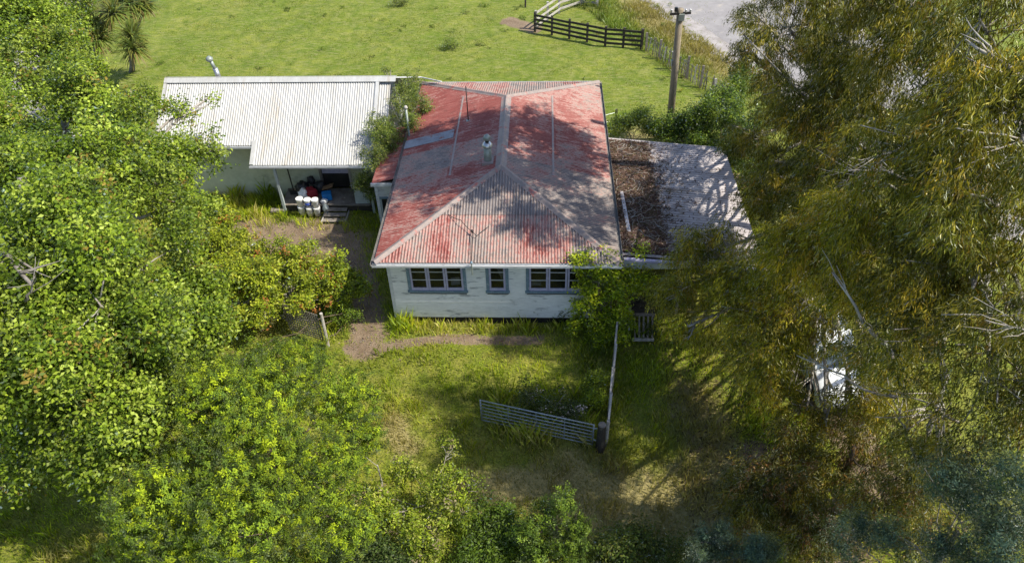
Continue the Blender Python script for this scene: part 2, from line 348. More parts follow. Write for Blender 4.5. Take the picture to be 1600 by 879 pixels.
# ------------------------------------------------------------------ grass
def blades(name, n, region, hfun, wd, pal, densfun, lean=0.35, tint=0.25):
    x0, x1, y0, y1 = region; X = RS.uniform(x0, x1, n*2); Y = RS.uniform(y0, y1, n*2)
    keep = RS.rand(n*2) < densfun(X, Y); X, Y = X[keep][:n], Y[keep][:n]; n = len(X)
    H = hfun(X, Y)*RS.uniform(0.5, 1.25, n); A = RS.uniform(0, 2*np.pi, n); W = wd*RS.uniform(0.6, 1.4, n)
    la = RS.uniform(0, 2*np.pi, n); ll = H*lean*RS.uniform(0.2, 1.6, n); Z = gz(X, Y)-0.06
    V = np.zeros((n, 4, 3)); cx, sx = np.cos(A)*W/2, np.sin(A)*W/2; lx, ly = np.cos(la)*ll, np.sin(la)*ll
    V[:, 0] = np.stack([X-cx, Y-sx, Z], -1); V[:, 1] = np.stack([X+cx, Y+sx, Z], -1)
    V[:, 2] = np.stack([X+cx*.5+lx, Y+sx*.5+ly, Z+H], -1); V[:, 3] = np.stack([X-cx*.6+lx*.45, Y-sx*.6+ly*.45, Z+H*.62], -1)
    pal = np.array(pal); k = (vnoise(X*0.8, Y*0.8)+RS.normal(0, 0.22, n))*len(pal); c = pal[np.clip(k.astype(int), 0, len(pal)-1)]
    c = c*(1+RS.uniform(-tint, tint, (n, 1)))*(0.5+0.55*vnoise(X*0.55+20, Y*0.55)+.5*vnoise(X*1.9, Y*1.9+8))[:, None]
    dr = seg_w(X, Y, DRY)[:, None]*0.8; c = c*(1-dr) + np.array([0.27, 0.22, 0.09])*dr*(1+RS.uniform(-.2, .2, (n, 1)))
    return arr_mesh(name, V, None, c, 'grassblade', None)
_G = RS.rand(64, 64)
def vnoise(x, y):
    xi, yi = np.floor(x).astype(int), np.floor(y).astype(int); fx, fy = x-xi, y-yi; fx = fx*fx*(3-2*fx); fy = fy*fy*(3-2*fy)
    g = lambda a, b: _G[a % 64, b % 64]
    return (g(xi, yi)*(1-fx)+g(xi+1, yi)*fx)*(1-fy)+(g(xi, yi+1)*(1-fx)+g(xi+1, yi+1)*fx)*fy
def inbox(X, Y, b): return (X > b[0]) & (X < b[1]) & (Y > b[2]) & (Y < b[3])
def yard_d(X, Y):
    d = 1.0-0.93*np.clip(seg_w(X, Y, YARD_DIRT)*1.5-0.35+1.1*(vnoise(X*3, Y*3)-0.5), 0, 1)
    for b in ((0.3, 7.8, 0.33, 12.5), (-10.2, -1.5, 8.2, 12), (-5.6, -1.7, 6.9, 8.3), (8, 12.7, 0.8, 8.2), (-3.8, -2.5, 6.2, 7), (13.6, 15.8, -4, 0.4)):
        d = np.where(inbox(X, Y, b), 0, d)
    return d*(0.25+0.75*np.clip(vnoise(X*1.3+9, Y*1.3)*1.6, 0, 1))
YP = [(0.14, 0.20, 0.010), (0.22, 0.29, 0.014), (0.31, 0.38, 0.018), (0.38, 0.41, 0.035), (0.42, 0.38, 0.12)]
def yh(X, Y):
    h = 0.09+0.16*vnoise(X*0.9+3, Y*0.9)
    h = h+0.22*np.clip(1-np.abs(Y-0.0)/0.35, 0, 1)*inbox(X, Y, (0, 8, -1, 1)) + 0.20*inbox(X, Y, (-9, -4, 5.8, 8.2)) + 0.25*inbox(X, Y, (4, 7.5, -5, -3))
    h = h*(0.6+2.6*np.clip(vnoise(X*2.6, Y*2.6)-.35, 0, 1))
    return h+0.1*inbox(X, Y, (7.5, 11, -6, 0))
tag(blades('long_grass', 145000, (-13, 15, -12, 9), yh, 0.022, YP, yard_d), 'long unmown yard grass growing around both houses', None, None, 'stuff')
PP = [(0.135, 0.18, 0.022), (0.17, 0.21, 0.028), (0.20, 0.225, 0.038), (0.26, 0.25, 0.075)]
def pad_d(X, Y): return np.clip(pad_w(X, Y)*(vnoise(X*0.9, Y*1.4)*1.3-0.1)*(1-seg_w(X, Y, YARD_DIRT)), 0, 1)*np.where(X > 11.2+(22.9-Y)*0.5, 0.4, 1)
tag(blades('paddock_grass', 60000, (-24, 17, 11, 34), lambda X, Y: 0.035+0.05*vnoise(X*2, Y*2), 0.03, PP, pad_d, 0.6, 0.16), 'short grazed grass of the sunlit paddock', None, None, 'stuff')
def verge_d(X, Y): return ((X > 6.6+np.abs(Y-24)*0.25) & (Y > 22.9-(X-11)*2.0) & (X < 12.4+(30.1-Y)*0.405)).astype(float)*(0.3+0.7*vnoise(X*1.5, Y*1.5))
tag(blades('verge_grass', 32000, (6, 19, 16, 34), lambda X, Y: 0.12+0.3*vnoise(X*1.2, Y*1.2), 0.03, [(0.14, 0.20, 0.035), (0.18, 0.21, 0.05), (0.26, 0.24, 0.10)], verge_d, 0.5), 'rough tall verge grass between fence and road', None, None, 'stuff')

# ------------------------------------------------------------------ corrugated iron
PITCH = 0.1
def corr_sheet(name, poly, origin, U, Vd, u0, u1, mat, parent, lift=0.0, amp=0.019, vclip=None, nseg=6, wear=None, jit=0.0, PITCH=PITCH):
    """one corrugated sheet: poly(u)->(v0,v1) limits along the slope, corrugations run along Vd"""
    U, Vd = Vector(U).normalized(), Vector(Vd).normalized(); Nn = U.cross(Vd)
    if Nn.z < 0: Nn = -Nn
    O = Vector(origin); mb = MB(); uv = []; n = max(2, int(round((u1-u0)/PITCH*nseg))); prev = None
    for k in range(n+1):
        u = u0+(u1-u0)*k/n; v0, v1 = poly(min(max(u, u0+1e-4), u1-1e-4))
        if vclip: v0, v1 = max(v0, vclip[0]), min(v1, vclip[1])
        if v1-v0 < 0.01: prev = None; continue
        h = amp*math.cos(2*math.pi*u/PITCH)+lift+jit*(k/n)
        a = O+U*u+Vd*v0+Nn*h; b = O+U*u+Vd*(v0*.5+v1*.5)+Nn*(h-0.004); c = O+U*u+Vd*v1+Nn*h
        i = len(mb.v); mb.v += [tuple(a), tuple(b), tuple(c)]; uv += [(u, v0), (u, (v0+v1)/2), (u, v1)]
        if prev is not None:
            mb.f.append((prev, i, i+1, prev+1)); mb.f.append((prev+1, i+1, i+2, prev+2))
        prev = i
    if not mb.f: return None
    o = mb.build(name, mat, parent, smooth=True, uv=uv)
    if wear is not None: o['wear'] = wear
    return o
def strip_cap(name, a, b, mat, parent, w_=0.17, drop=0.07, r=0.05):
    "ridge or hip capping: two wings and a rolled top"
    a, b = Vector(a), Vector(b); d = (b-a).normalized(); s = d.cross(Vector((0, 0, 1))).normalized(); mb = MB()
    prof = [(-w_, -drop), (-r, 0.0), (-r*.7, r*.7), (0, r), (r*.7, r*.7), (r, 0.0), (w_, -drop)]
    for p in (a, b): mb.v += [tuple(p+s*x+Vector((0, 0, z))) for x, z in prof]
    n = len(prof)
    for k in range(n-1): mb.f.append((k, k+1, k+1+n, k+n))
    return mb.build(name, mat, parent, smooth=True)

# ------------------------------------------------------------------ the red-roofed cottage
W_, D_, HE, HR, AF, AB = 7.97, 12.67, 3.0, 4.05, 4.09, 3.39
cot = thing('cottage', 'white weatherboard cottage under a faded red corrugated hip roof', 'house', (3.98, 6.3, 0))
XM = W_/2; YR0, YR1 = AF, D_-AB
def hip_roof():
    # front face: U along x, V down slope from apex to eave
    faces = []
    sF = math.hypot(AF, HR-HE); dF = Vector((0, -AF, HE-HR)); oF = Vector((0, AF, HR))
    faces.append(('front', oF, (1, 0, 0), dF, W_, lambda u: (max(0, abs(u-XM)/XM*sF), sF), sF))
    sB = math.hypot(AB, HR-HE); dB = Vector((0, AB, HE-HR)); oB = Vector((0, YR1, HR))
    faces.append(('back', oB, (1, 0, 0), dB, W_, lambda u: (max(0, abs(u-XM)/XM*sB), sB), sB))
    sS = math.hypot(XM, HR-HE)
    def side(u):
        if u < AF: t = u/AF
        elif u > YR1: t = (D_-u)/AB
        else: t = 1
        return (sS*(1-t), sS)
    faces.append(('left', Vector((XM, 0, HR)), (0, 1, 0), Vector((-XM, 0, HE-HR)), D_, side, sS))
    faces.append(('right', Vector((XM, 0, HR)), (0, 1, 0), Vector((XM, 0, HE-HR)), D_, side, sS))
    wear_f = [.42, .48, .46, .54, .60, .54, .50, .48, .64, .72, .62]
    for nm, o, U, d, wid, poly, sl in faces:
        face = thing_part('roof_slope', cot)
        u = 0.0; k = 0; step = 0.8
        while u < wid-0.05:
            u1 = min(u+step, wid); lap = 0.02
            base = {'front': 0.40, 'back': 0.5, 'left': 0.36, 'right': 0.46}[nm]
            if nm == 'front': wr = wear_f[min(k, 10)]
            elif nm == 'left': wr = {0: .34, 1: .32, 2: .42, 3: .36, 4: .46, 5: .38, 6: .56, 7: .52, 8: .34, 9: .26, 10: .24, 11: .22, 12: .30, 13: .30, 14: .32, 15: .34}.get(k, .4)
            elif nm == 'right': wr = [.62, .64, .60, .66, .54, .54, .46, .38, .33, .32, .32, .36, .38, .42, .50, .54][min(k, 15)]
            else: wr = base+random.uniform(-.08, .1)
            if nm in ('left', 'right'):
                cut = sl*0.47
                for (c0, c1, lf, dw) in ((0, cut+0.12, 0.012, 0.0), (cut, sl, 0.0, 0.04 if nm == 'right' else (0.1 if 5 <= k <= 7 else 0.0))):
                    corr_sheet('roof_sheet', poly, o, U, d, u-lap, u1+lap if u1 < wid else u1, 'roof', face, lift=lf+0.002*(k % 3), vclip=(c0, c1), wear=wr+dw+random.uniform(-.04, .04), jit=0.003)
            else:
                if nm == 'front':
                    for (c0, c1, lf, dw) in ((0, sl*0.5+0.12, 0.012, 0.16), (sl*0.5, sl, 0.0, -0.02)):
                        corr_sheet('roof_sheet', poly, o, U, d, max(u-lap, 0), min(u1+lap, wid), 'roof', face, lift=lf+0.002*(k % 3), vclip=(c0, c1), wear=wr+dw+random.uniform(-.03, .03), jit=0.003)
                else: corr_sheet('roof_sheet', poly, o, U, d, max(u-lap, 0), min(u1+lap, wid), 'roof', face, lift=0.002*(k % 3), wear=wr)
            u = u1; k += 1
def thing_part(name, parent):
    o = bpy.data.objects.new(name, None); C.objects.link(o); o.parent = parent; ORG[o] = org(parent); o.empty_display_size = 0.1; return o
hip_roof()
E_ = 0.03
A0, A1 = Vector((XM, YR0, HR+E_)), Vector((XM, YR1, HR+E_))
cap_r = thing_part('roof_capping', cot)
strip_cap('ridge_cap', A0, A1, 'cap', cap_r, 0.2, 0.05)
for p, q in ((A0, (0.0, 0.0, HE+E_)), (A0, (W_, 0, HE+E_)), (A1, (0, D_, HE+E_)), (A1, (W_, D_, HE+E_))):
    strip_cap('hip_cap', p, q, 'cap', cap_r, 0.14, 0.03)
# end-lap flashings half way down the side slopes
for sx in (0, 1):
    x = XM*0.53 if sx == 0 else W_-XM*0.53; z = HE+(HR-HE)*0.53+0.032
    MB().bar((x, 4.2, z), (x, 10.2, z), 0.075, 0.008, (0.25 if sx == 0 else -0.25, 0, -1)).build('lap_flashing', 'cap', cap_r)
# clear sheet on the left slope
sS = math.hypot(XM, HR-HE)
sky_o = corr_sheet('skylight_sheet', lambda u: (0, sS), (XM, 0, HR), (0, 1, 0), (-XM, 0, HE-HR), 6.95, 7.55, 'skysheet', cap_r, lift=0.04, vclip=(sS*0.50, sS))
# gutters and fascia
for a, b in (((-0.06, -0.06), (W_+0.06, -0.06)), ((-0.06, D_+.06), (W_+.06, D_+.06)), ((-.06, -.06), (-.06, D_+.06)), ((W_+.06, -.06), (W_+.06, D_+.06))):
    g = MB(); z = HE-0.07
    along = Vector((b[0]-a[0], b[1]-a[1], 0)).normalized()
    g.bar((*a, z-0.03), (*b, z-0.03), 0.11, 0.012); s = along.cross(Vector((0, 0, 1)))*0.055
    for sg in (1, -1): g.bar((a[0]+s.x*sg, a[1]+s.y*sg, z), (b[0]+s.x*sg, b[1]+s.y*sg, z), 0.012, 0.09)
    g.build('gutter', 'white' if along.x else 'sidegut', cot)
soff = part('soffit', 'white', cot, 0.02, W_-0.02, 0.02, D_-0.02, HE-0.10, HE-0.075)
# walls
YW = 0.33; XL, XR = 0.33, W_-0.33; ZB, ZT = 0.28, HE-0.10
wf = thing_part('front_wall', cot)
wins = [(0.94, 2.93, 1.46, 2.80, 3), (3.59, 4.35, 1.46, 2.80, 1), (4.93, 7.05, 1.46, 2.80, 3)]
NBD = 15; bh = (ZT-ZB)/NBD
def wedge(x0, x1, z0, z1, y, th0=0.036, th1=0.008):
    mb = MB(); i = 0
    mb.v = [(x0, y, z0), (x0, y-th0, z0), (x0, y-th1, z1), (x0, y, z1), (x1, y, z0), (x1, y-th0, z0), (x1, y-th1, z1), (x1, y, z1)]
    mb.f = [(0, 1, 2, 3), (4, 7, 6, 5), (1, 5, 6, 2), (0, 4, 5, 1), (3, 2, 6, 7), (0, 3, 7, 4)]; return mb
for k in range(NBD):
    z0, z1 = ZB+k*bh, ZB+(k+1)*bh+0.012; segs = [(XL, XR)]
    for (a, b, c, d, n) in wins:
        if z1 > c+0.03 and z0 < d:
            ns = []
            for s0, s1 in segs:
                if s0 < a < s1: ns.append((s0, a+0.02)); ns.append((b-0.02, s1))
                else: ns.append((s0, s1))
            segs = ns
    for s0, s1 in segs:
        cuts = [s0]
        if s1-s0 > 4: cuts.append(s0+(s1-s0)*random.uniform(.3, .7))
        cuts.append(s1)
        for c0, c1 in zip(cuts[:-1], cuts[1:]):
            wedge(c0+0.002, c1-0.002, z0, z1, YW+random.uniform(-.004, .002)).build('weatherboard', 'board', wf)
part('corner_board', 'white', wf, XL-0.03, XL+0.08, YW-0.045, YW+0.03, ZB-0.02, ZT)
part('corner_board', 'white', wf, XR-0.08, XR+0.03, YW-0.045, YW+0.03, ZB-0.02, ZT)
part('gap_shade_board', 'dark', wf, XL+0.05, XR-0.05, YW+0.06, YW+0.10, -0.1, ZB+0.02)  # near-black board standing in for the shade in the gap under the wall
# linings behind the boards (closed shell round dark rooms)
lin = MB()
lin.box(XL+0.03, XR-0.03, YW+0.002, YW+0.06, ZB, 1.48); lin.box(XL+0.03, XR-0.03, YW+0.002, YW+0.06, 2.78, ZT)
for a, b in ((XL+0.03, 0.96), (2.91, 3.61), (4.33, 4.95), (7.03, XR-0.03)): lin.box(a, b, YW+0.002, YW+0.06, 1.48, 2.78)
lin.build('wall_lining', 'inroom', wf)
for nm, b in (('left_wall', (XL, XL+0.1, YW+.07, D_-.33, -.1, ZT)), ('right_wall', (XR-.1, XR, YW+.07, D_-.33, -.1, ZT)), ('back_wall', (XL+.1, XR-.1, D_-.43, D_-.33, -.1, ZT))):
    part(nm, 'board', cot, *b)
part('room_floor', 'dark', cot, XL+.1, XR-.1, YW+.07, 4.5, 0.4, 0.45); part('room_partition', 'inroom', cot, XL+.1, XR-.1, 4.5, 4.6, 0.45, ZT)
part('room_partition', 'inroom', cot, 3.2, 3.28, YW+.07, 4.5, 0.45, ZT); part('room_partition', 'inroom', cot, 4.6, 4.68, YW+.07, 4.5, 0.45, ZT)
for wi, (a, b, c, d, n) in enumerate(wins):
    wd = thing_part('window', cot); fr = MB(); y0 = YW-0.06
    t = 0.10
    fr.box(a, a+t, y0, YW+0.05, c+.085, d-.05); fr.box(b-t, b, y0, YW+0.05, c+.085, d-.05); fr.box(a-0.03, b+0.03, y0-0.03, YW+0.05, c, c+0.085); fr.box(a, b, y0, YW+0.05, d-.05, d)
    fr.build('window_frame', 'trimblue', wd)
    iw = (b-a-2*t)/n
    for k in range(n):
        s0, s1 = a+t+k*iw+0.008, a+t+(k+1)*iw-0.008; st = 0.062; sh = MB(); z0, z1 = c+0.09, d-0.055
        sh.box(s0, s0+st, y0+.012, YW, z0, z1); sh.box(s1-st, s1, y0+.012, YW, z0, z1)
        sh.box(s0+st, s1-st, y0+.014, YW, z0, z0+.11); sh.box(s0+st, s1-st, y0+.014, YW, z1-.05, z1)
        so_ = sh.build('sash', 'sash', wd)
        h = z1-.05-(z0+.11)
        for q in (1, 2):
            zz = z0+.11+h*q/3; part('glazing_bar', 'sash', so_, s0+st, s1-st, y0+.02, YW-.01, zz-.011, zz+.011) if False else None
            MB().box(s0+st, s1-st, y0+.02, YW-.01, zz-.012, zz+.012).build('glazing_bar', 'white', wd)
        for q in range(3):
            za = z0+.11+h*q/3+(.012 if q else 0); zb = z0+.11+h*(q+1)/3-(.012 if q < 2 else 0)
            part('pane', 'glass', wd, s0+st, s1-st, YW-.030, YW-.024, za, zb)
# curtain, boxes on sills (inside the rooms)
def curtain(pts_top, pts_bot, y, nm, label):
    mb = MB(); n = 14
    for k in range(n+1):
        t_ = k/n; yy = y+0.02*math.sin(t_*22)
        a = Vector(pts_top[0]).lerp(Vector(pts_top[1]), t_); b = Vector(pts_bot[0]).lerp(Vector(pts_bot[1]), t_)
        mb.v += [(a.x, yy, a.y), (b.x, yy, b.y)]
        if k: i = 2*k-2; mb.f.append((i, i+1, i+3, i+2))
    return tag(mb.build('curtain', 'curtain', None, True), label, 'curtain')
curtain(((3.88, 2.7), (4.3, 2.7)), ((4.20, 1.62), (4.3, 1.55)), YW+0.09, 'curtain', 'pale net curtain drawn aside in the single middle window')
tag(MB().obox(2.52, YW+0.22, 1.73, .30, .05, .32, Matrix.Rotation(0.2, 3, 'Z')).build('picture_card', 'bucket', None, bev=.01), 'white square card standing inside the left triple window', 'card')
tag(MB().obox(2.78, YW+0.25, 1.70, .16, .16, .26).build('dark_jar', 'black', None, bev=.04), 'small dark pot beside the white card inside the left window', 'pot')
tag(MB().obox(5.28, YW+0.22, 1.68, .32, .16, .14).build('storage_box', 'panelgrey', None, bev=.01), 'pale green box on the sill inside the right triple window', 'box')
# side porch on the left wall (little lean-to)
pb = thing('side_porch', 'small lean-to porch with red roof on the cottage left side', 'porch', (-0.4, 6.3, 0))
dS = Vector((-1.15, 0, -0.30)); sl_ = dS.length
rp = thing_part('porch_roof', pb)
for k in range(5):
    corr_sheet('roof_sheet', lambda u: (0, sl_), (0.12, 5.05, HE-0.06), (0, 1, 0), dS, 0.8*k, 0.8*k+0.82, 'roof', rp, lift=.002*k, wear=.30+.03*(k % 3))
part('porch_wall', 'white', pb, -0.92, 0.30, 5.22, 5.28, 1.95, 2.60); part('porch_wall', 'white', pb, -0.92, 0.30, 5.22, 5.28, 0.2, 1.0)
part('porch_wall', 'white', pb, -0.92, -0.86, 5.28, 8.95, 0.2, 2.58); part('corner_post', 'white', pb, -0.97, -0.85, 5.17, 5.29, 0.0, 2.62)
part('fascia', 'white', pb, -1.05, 0.20, 5.0, 5.04, 2.56, 2.70); part('porch_wall', 'white', pb, -0.86, 0.3, 8.9, 8.95, 0.2, 2.6)
pw = thing_part('window', pb)
part('window_frame', 'trimblue', pw, -0.85, 0.3, 5.19, 5.26, 1.86, 1.95); part('window_frame', 'trimblue', pw, -0.85, 0.3, 5.19, 5.26, 1.0, 1.07)
for k in range(3): part('sash', 'panelgrey', pw, -0.84+k*0.38, -0.78+k*0.38, 5.20, 5.25, 1.07, 1.86); part('pane', 'glass', pw, -0.78+k*0.38, -0.46+k*0.38, 5.22, 5.226, 1.07, 1.86)
# flue, vent pipe, aerial, cables
fl = thing('stove_flue', 'grey steel stove flue with cowl on the cottage roof', 'chimney', (3.5, 4.5, 3.9))
MB().lathe(3.5, 4.55, [(.14, 3.75), (.14, 4.62)], 16).build('flue_pipe', 'flue', fl, True)
MB().lathe(3.5, 4.55, [(.19, 4.60), (.20, 4.64), (.12, 4.74), (.07, 4.76)], 16).build('flue_collar', 'shiny', fl, True)
MB().lathe(3.5, 4.55, [(.07, 4.74), (.07, 4.88)], 12).build('inner_pipe', 'black', fl, True)
MB().lathe(3.5, 4.55, [(.11, 4.86), (.14, 4.90), (.11, 5.0), (.03, 5.06)], 14).build('cowl', 'flue', fl, True)
MB().box(3.3, 3.7, 4.3, 4.8, 3.93, 4.03).build('flashing', 'cap', fl)
vp = thing('vent_pipe', 'thin upright vent pipe at the left eave of the cottage', 'pipe', (0.1, 8.0, 0))
MB().tube([(0.06, 8.0, 0.1), (0.06, 8.0, 4.25)], 0.045, 8).build('pipe', 'flue', vp, True)
MB().lathe(0.06, 8.0, [(.07, 4.22), (.08, 4.27), (.05, 4.34)], 10).build('pipe_cap', 'palewood', vp, True)
ae = thing('aerial_mast', 'thin dark aerial mast on the left roof slope', 'mast', (2.5, 8.2, 3.6))
MB().tube([(2.5, 8.0, 3.6), (2.46, 8.3, 5.0)], 0.022, 6).build('mast', 'cable', ae, True)
MB().box(2.42, 2.58, 7.92, 8.08, 3.62, 3.69).build('mast_bracket', 'flue', ae)
def cable(pts, r, label, cat='cable', mat='cable', sag=0.15, name='cable'):
    P = []
    for a, b in zip(pts[:-1], pts[1:]):
        for k in range(8):
            t_ = k/8; q = Vector(a).lerp(Vector(b), t_); q.z -= sag*4*t_*(1-t_); P.append(q)
    P.append(Vector(pts[-1])); return tag(MB().tube(P, r, 5).build(name, mat, None, True), label, cat)
cable([(2.30, 1.9, 3.52), (2.75, 1.5, 3.60), (3.15, 1.10, 3.42), (3.2, -0.12, 3.05)], 0.012, 'thin dark cable lying over the front roof slope to the gutter', sag=0.03)
cable([(3.15, 1.10, 3.42), (3.3, 0.95, 3.35), (3.7, 1.35, 3.46)], 0.012, 'short branching cable beside the long one on the front roof slope', sag=-0.02)
ins = thing('insulator_bracket', 'small service bracket with insulators on front gutter', 'bracket', (3.2, -.12, 3))
MB().tube([(3.2, -.14, 2.62), (3.2, -.14, 3.1)], .02, 6).build('bracket_arm', 'flue', ins); MB().lathe(3.2, -.14, [(.03, 3.08), (.045, 3.12), (.03, 3.17)], 8).build('insulator', 'trimblue', ins, True)
MB().lathe(3.15, 1.10, [(.03, 3.38), (.05, 3.45), (.03, 3.5)], 8).build('insulator', 'cable', ins, True)
cable([(-0.9, 10.3, 4.42), (0.0, 12.6, 3.3), (1.0, 11.9, 3.42)], 0.03, 'white pipe running from the shed ridge to the cottage roof corner', 'pipe', 'white', 0.0, 'overhead_pipe')

# ------------------------------------------------------------------ white-roofed shed house
sh = thing('white_shed', 'long pale outbuilding with white corrugated roof and open porch', 'outbuilding', (-6, 9.3, 0))
XS0, XS1, YRG, ZRG, YE, ZE = -10.4, -1.4, 10.25, 4.42, 7.62, 2.80; sp_ = (ZRG-ZE)/(YRG-YE); YP_, ZP_ = 6.87, 2.80-sp_*0.75
slf = math.hypot(YE-YRG, ZRG-ZE); slp = math.hypot(YP_-YRG, ZRG-ZP_); dSl = (0, YE-YRG, ZE-ZRG)
rs = thing_part('front_roof_slope', sh)
u = 0.0; k = 0
while u < XS1-XS0-0.05:
    u1 = min(u+0.76, XS1-XS0)
    if u < 4.1 < u1-0.3: u1 = 4.13
    elif abs(u1-4.13) < 0.35: u1 = 4.13
    lim = slf if u < 4.10 else slp
    corr_sheet('roof_sheet', lambda q: (0, lim), (XS0, YRG, ZRG), (1, 0, 0), dSl, u, min(u1+.02, XS1-XS0), 'white_iron', rs, lift=.002*(k % 3), nseg=6, jit=0.003)
    u = u1; k += 1
rb = thing_part('back_roof_slope', sh)
for k in range(13):
    corr_sheet('roof_sheet', lambda q: (0, 2.2), (XS0, YRG, ZRG), (1, 0, 0), (0, 1, -0.72), .76*k, .76*k+.78, 'white_iron', rb, lift=.002*(k % 3), nseg=4)
cp = MB(); cp.bar((XS0-.05, YRG-.10, ZRG+.0), (XS1+.75, YRG-.10, ZRG+.0), .24, .03, (0, -sp_, 1)); cp.bar((XS0-.05, YRG+.12, ZRG+.04), (XS1+.75, YRG+.12, ZRG+.04), .16, .03, (0, .5, 1))
cp.build('ridge_cap', 'white_iron', sh)
MB().bar((XS0, YRG, ZRG+.02), (XS0, YE, ZE+.02), .12, .05, (0, sp_, 1)).build('barge_flashing', 'white_iron', sh)
MB().bar((XS1, YRG-.1, ZRG-.02), (XS1, YP_, ZP_+.02), .14, .05, (0, sp_, 1)).build('barge_flashing', 'white_iron', sh)
MB().bar((XS0+4.12, YE+.15, ZE+.13), (XS0+4.12, YP_, ZP_+.02), .14, .06, (0, sp_, 1)).build('barge_flashing', 'white_iron', sh)
for (a, b, y, z) in ((XS0, XS0+4.05, YE-.06, ZE-.05), (XS0+4.05, XS1+.08, YP_-.06, ZP_-.05)):
    g = MB(); g.box(a, b, y-.06, y+.05, z-.05, z-.035); g.box(a, b, y-.06, y-.048, z-.05, z+.05); g.box(a, b, y+.04, y+.05, z-.05, z+.03); g.build('gutter', 'white', sh)
    MB().box(a+.05, b-.05, y+.055, y+.075, z-.12, z+.02).build('fascia', 'dark', sh)
YSW = 8.2; zt = ZE+sp_*(YSW-YE)-.06
part('front_wall', 'cream', sh, XS0+.35, -4.02, YSW, YSW+.1, -.1, zt); part('front_wall', 'cream', sh, -2.72, XS1-.25, YSW, YSW+.1, -.1, zt); part('front_wall', 'cream', sh, -4.02, -2.72, YSW, YSW+.1, 2.38, zt)
part('back_wall', 'cream', sh, XS0+.35, XS1-.25, 12.0, 12.1, -.1, 3.6)
for x, nm, mt in ((XS1-.35, 'right_gable_wall', 'white'), (XS0+.35, 'left_gable_wall', 'white')):
    g = MB(); P5 = [(YSW+.1, -.1), (12.0, -.1), (12.0, 3.1), (YRG, ZRG-.08), (YSW+.1, zt-.02)]
    for q in (x, x+.1): g.v += [(q, a, b) for a, b in P5]
    g.f = [(4, 3, 2, 1, 0), (5, 6, 7, 8, 9)]+[(j, (j+1) % 5, (j+1) % 5+5, j+5) for j in range(5)]; g.build(nm, mt, sh)
# rear lean-to that sticks out past the gable, white end wall
corr_sheet('side_roof_strip', lambda q: (0, slf+.2), (XS1, YRG-.1, ZRG-.16), (1, 0, 0), dSl, .02, .52, 'white_iron', sh)
part('rear_addition_wall', 'white', sh, XS1-.24, XS1+.60, 10.45, 10.55, -.1, 4.2); part('rear_addition_wall', 'white', sh, XS1+.52, XS1+.60, 10.55, 12.1, -.1, 3.1)
# doorway
dr = thing_part('door', sh)
part('door_frame', 'wood', dr, -4.06, -3.96, YSW-.04, YSW+.1, .34, 2.4); part('door_frame', 'palewood', dr, -2.80, -2.70, YSW-.04, YSW+.1, .34, 2.4); part('door_frame', 'darkwood', dr, -3.96, -2.80, YSW-.04, YSW+.1, 2.3, 2.4)
part('door_leaf', 'sash', dr, -3.95, -2.82, YSW+.05, YSW+.09, 1.05, 1.6); part('door_leaf', 'inroom', dr, -3.95, -2.82, YSW+.052, YSW+.088, 1.6, 2.3)
part('door_leaf', 'dark', dr, -3.95, -2.82, YSW+.054, YSW+.086, .36, 1.05); part('door_rail', 'darkwood', dr, -3.95, -2.82, YSW+.03, YSW+.05, 1.58, 1.64)
# deck boards run along the porch; posts; steps
dk = thing_part('porch_deck', sh)
for k in range(9):
    y0 = 6.93+k*.14
    MB().box(-5.55+random.uniform(-.03, .03), -1.72+random.uniform(-.04, .04), y0, y0+.128, .30+random.uniform(0, .006), .335).build('deck_board', 'wood', dk)
part('deck_joist', 'darkwood', dk, -5.5, -1.78, 6.97, 7.02, .02, .30)
for x in (-5.45, -4.0, -1.85): part('deck_pile', 'darkwood', dk, x, x+.12, 6.99, 7.1, -.1, .0+.3)
for x in (-5.42, -1.62): part('porch_post', 'panelgrey', sh, x-.05, x+.05, 6.88, 6.98, -.05, ZP_-.08)
stp = thing('porch_steps', 'three weathered timber steps up to the porch deck', 'steps', (-3.1, 6.5, 0))
for k in range(3):
    z = .25-.09*k-.0; y = 6.78-.26*k
    part('tread', 'wood', stp, -3.65, -2.72, y-.13, y+.11, z-.03, z)
for x in (-3.70, -2.71): part('stringer', 'palewood', stp, x, x+.04, 6.08, 6.9, -.08, .1)
tag(MB().obox(-2.08, 7.10, .80, .60, .05, .92, Matrix.Rotation(-.12, 3, 'X')).build('board_panel', 'panelgrey', None, bev=.008), 'pale grey board leaning at the right end of the porch deck', 'panel')
cf = thing('shed_flue', 'bent steel flue pipe rising behind the white shed ridge', 'chimney', (-8.4, 10.7, 4.2))
MB().tube([(-8.35, 10.75, 4.1), (-8.42, 10.78, 4.65)], .11, 12).build('flue_pipe', 'shiny', cf, True)
MB().tube([(-8.42, 10.78, 4.6), (-8.52, 10.8, 5.0)], .075, 12).build('flue_pipe', 'flue', cf, True)
MB().lathe(-8.55, 10.8, [(.10, 4.96), (.15, 5.02), (.15, 5.10), (.06, 5.18)], 12).build('cowl', 'flue', cf, True)

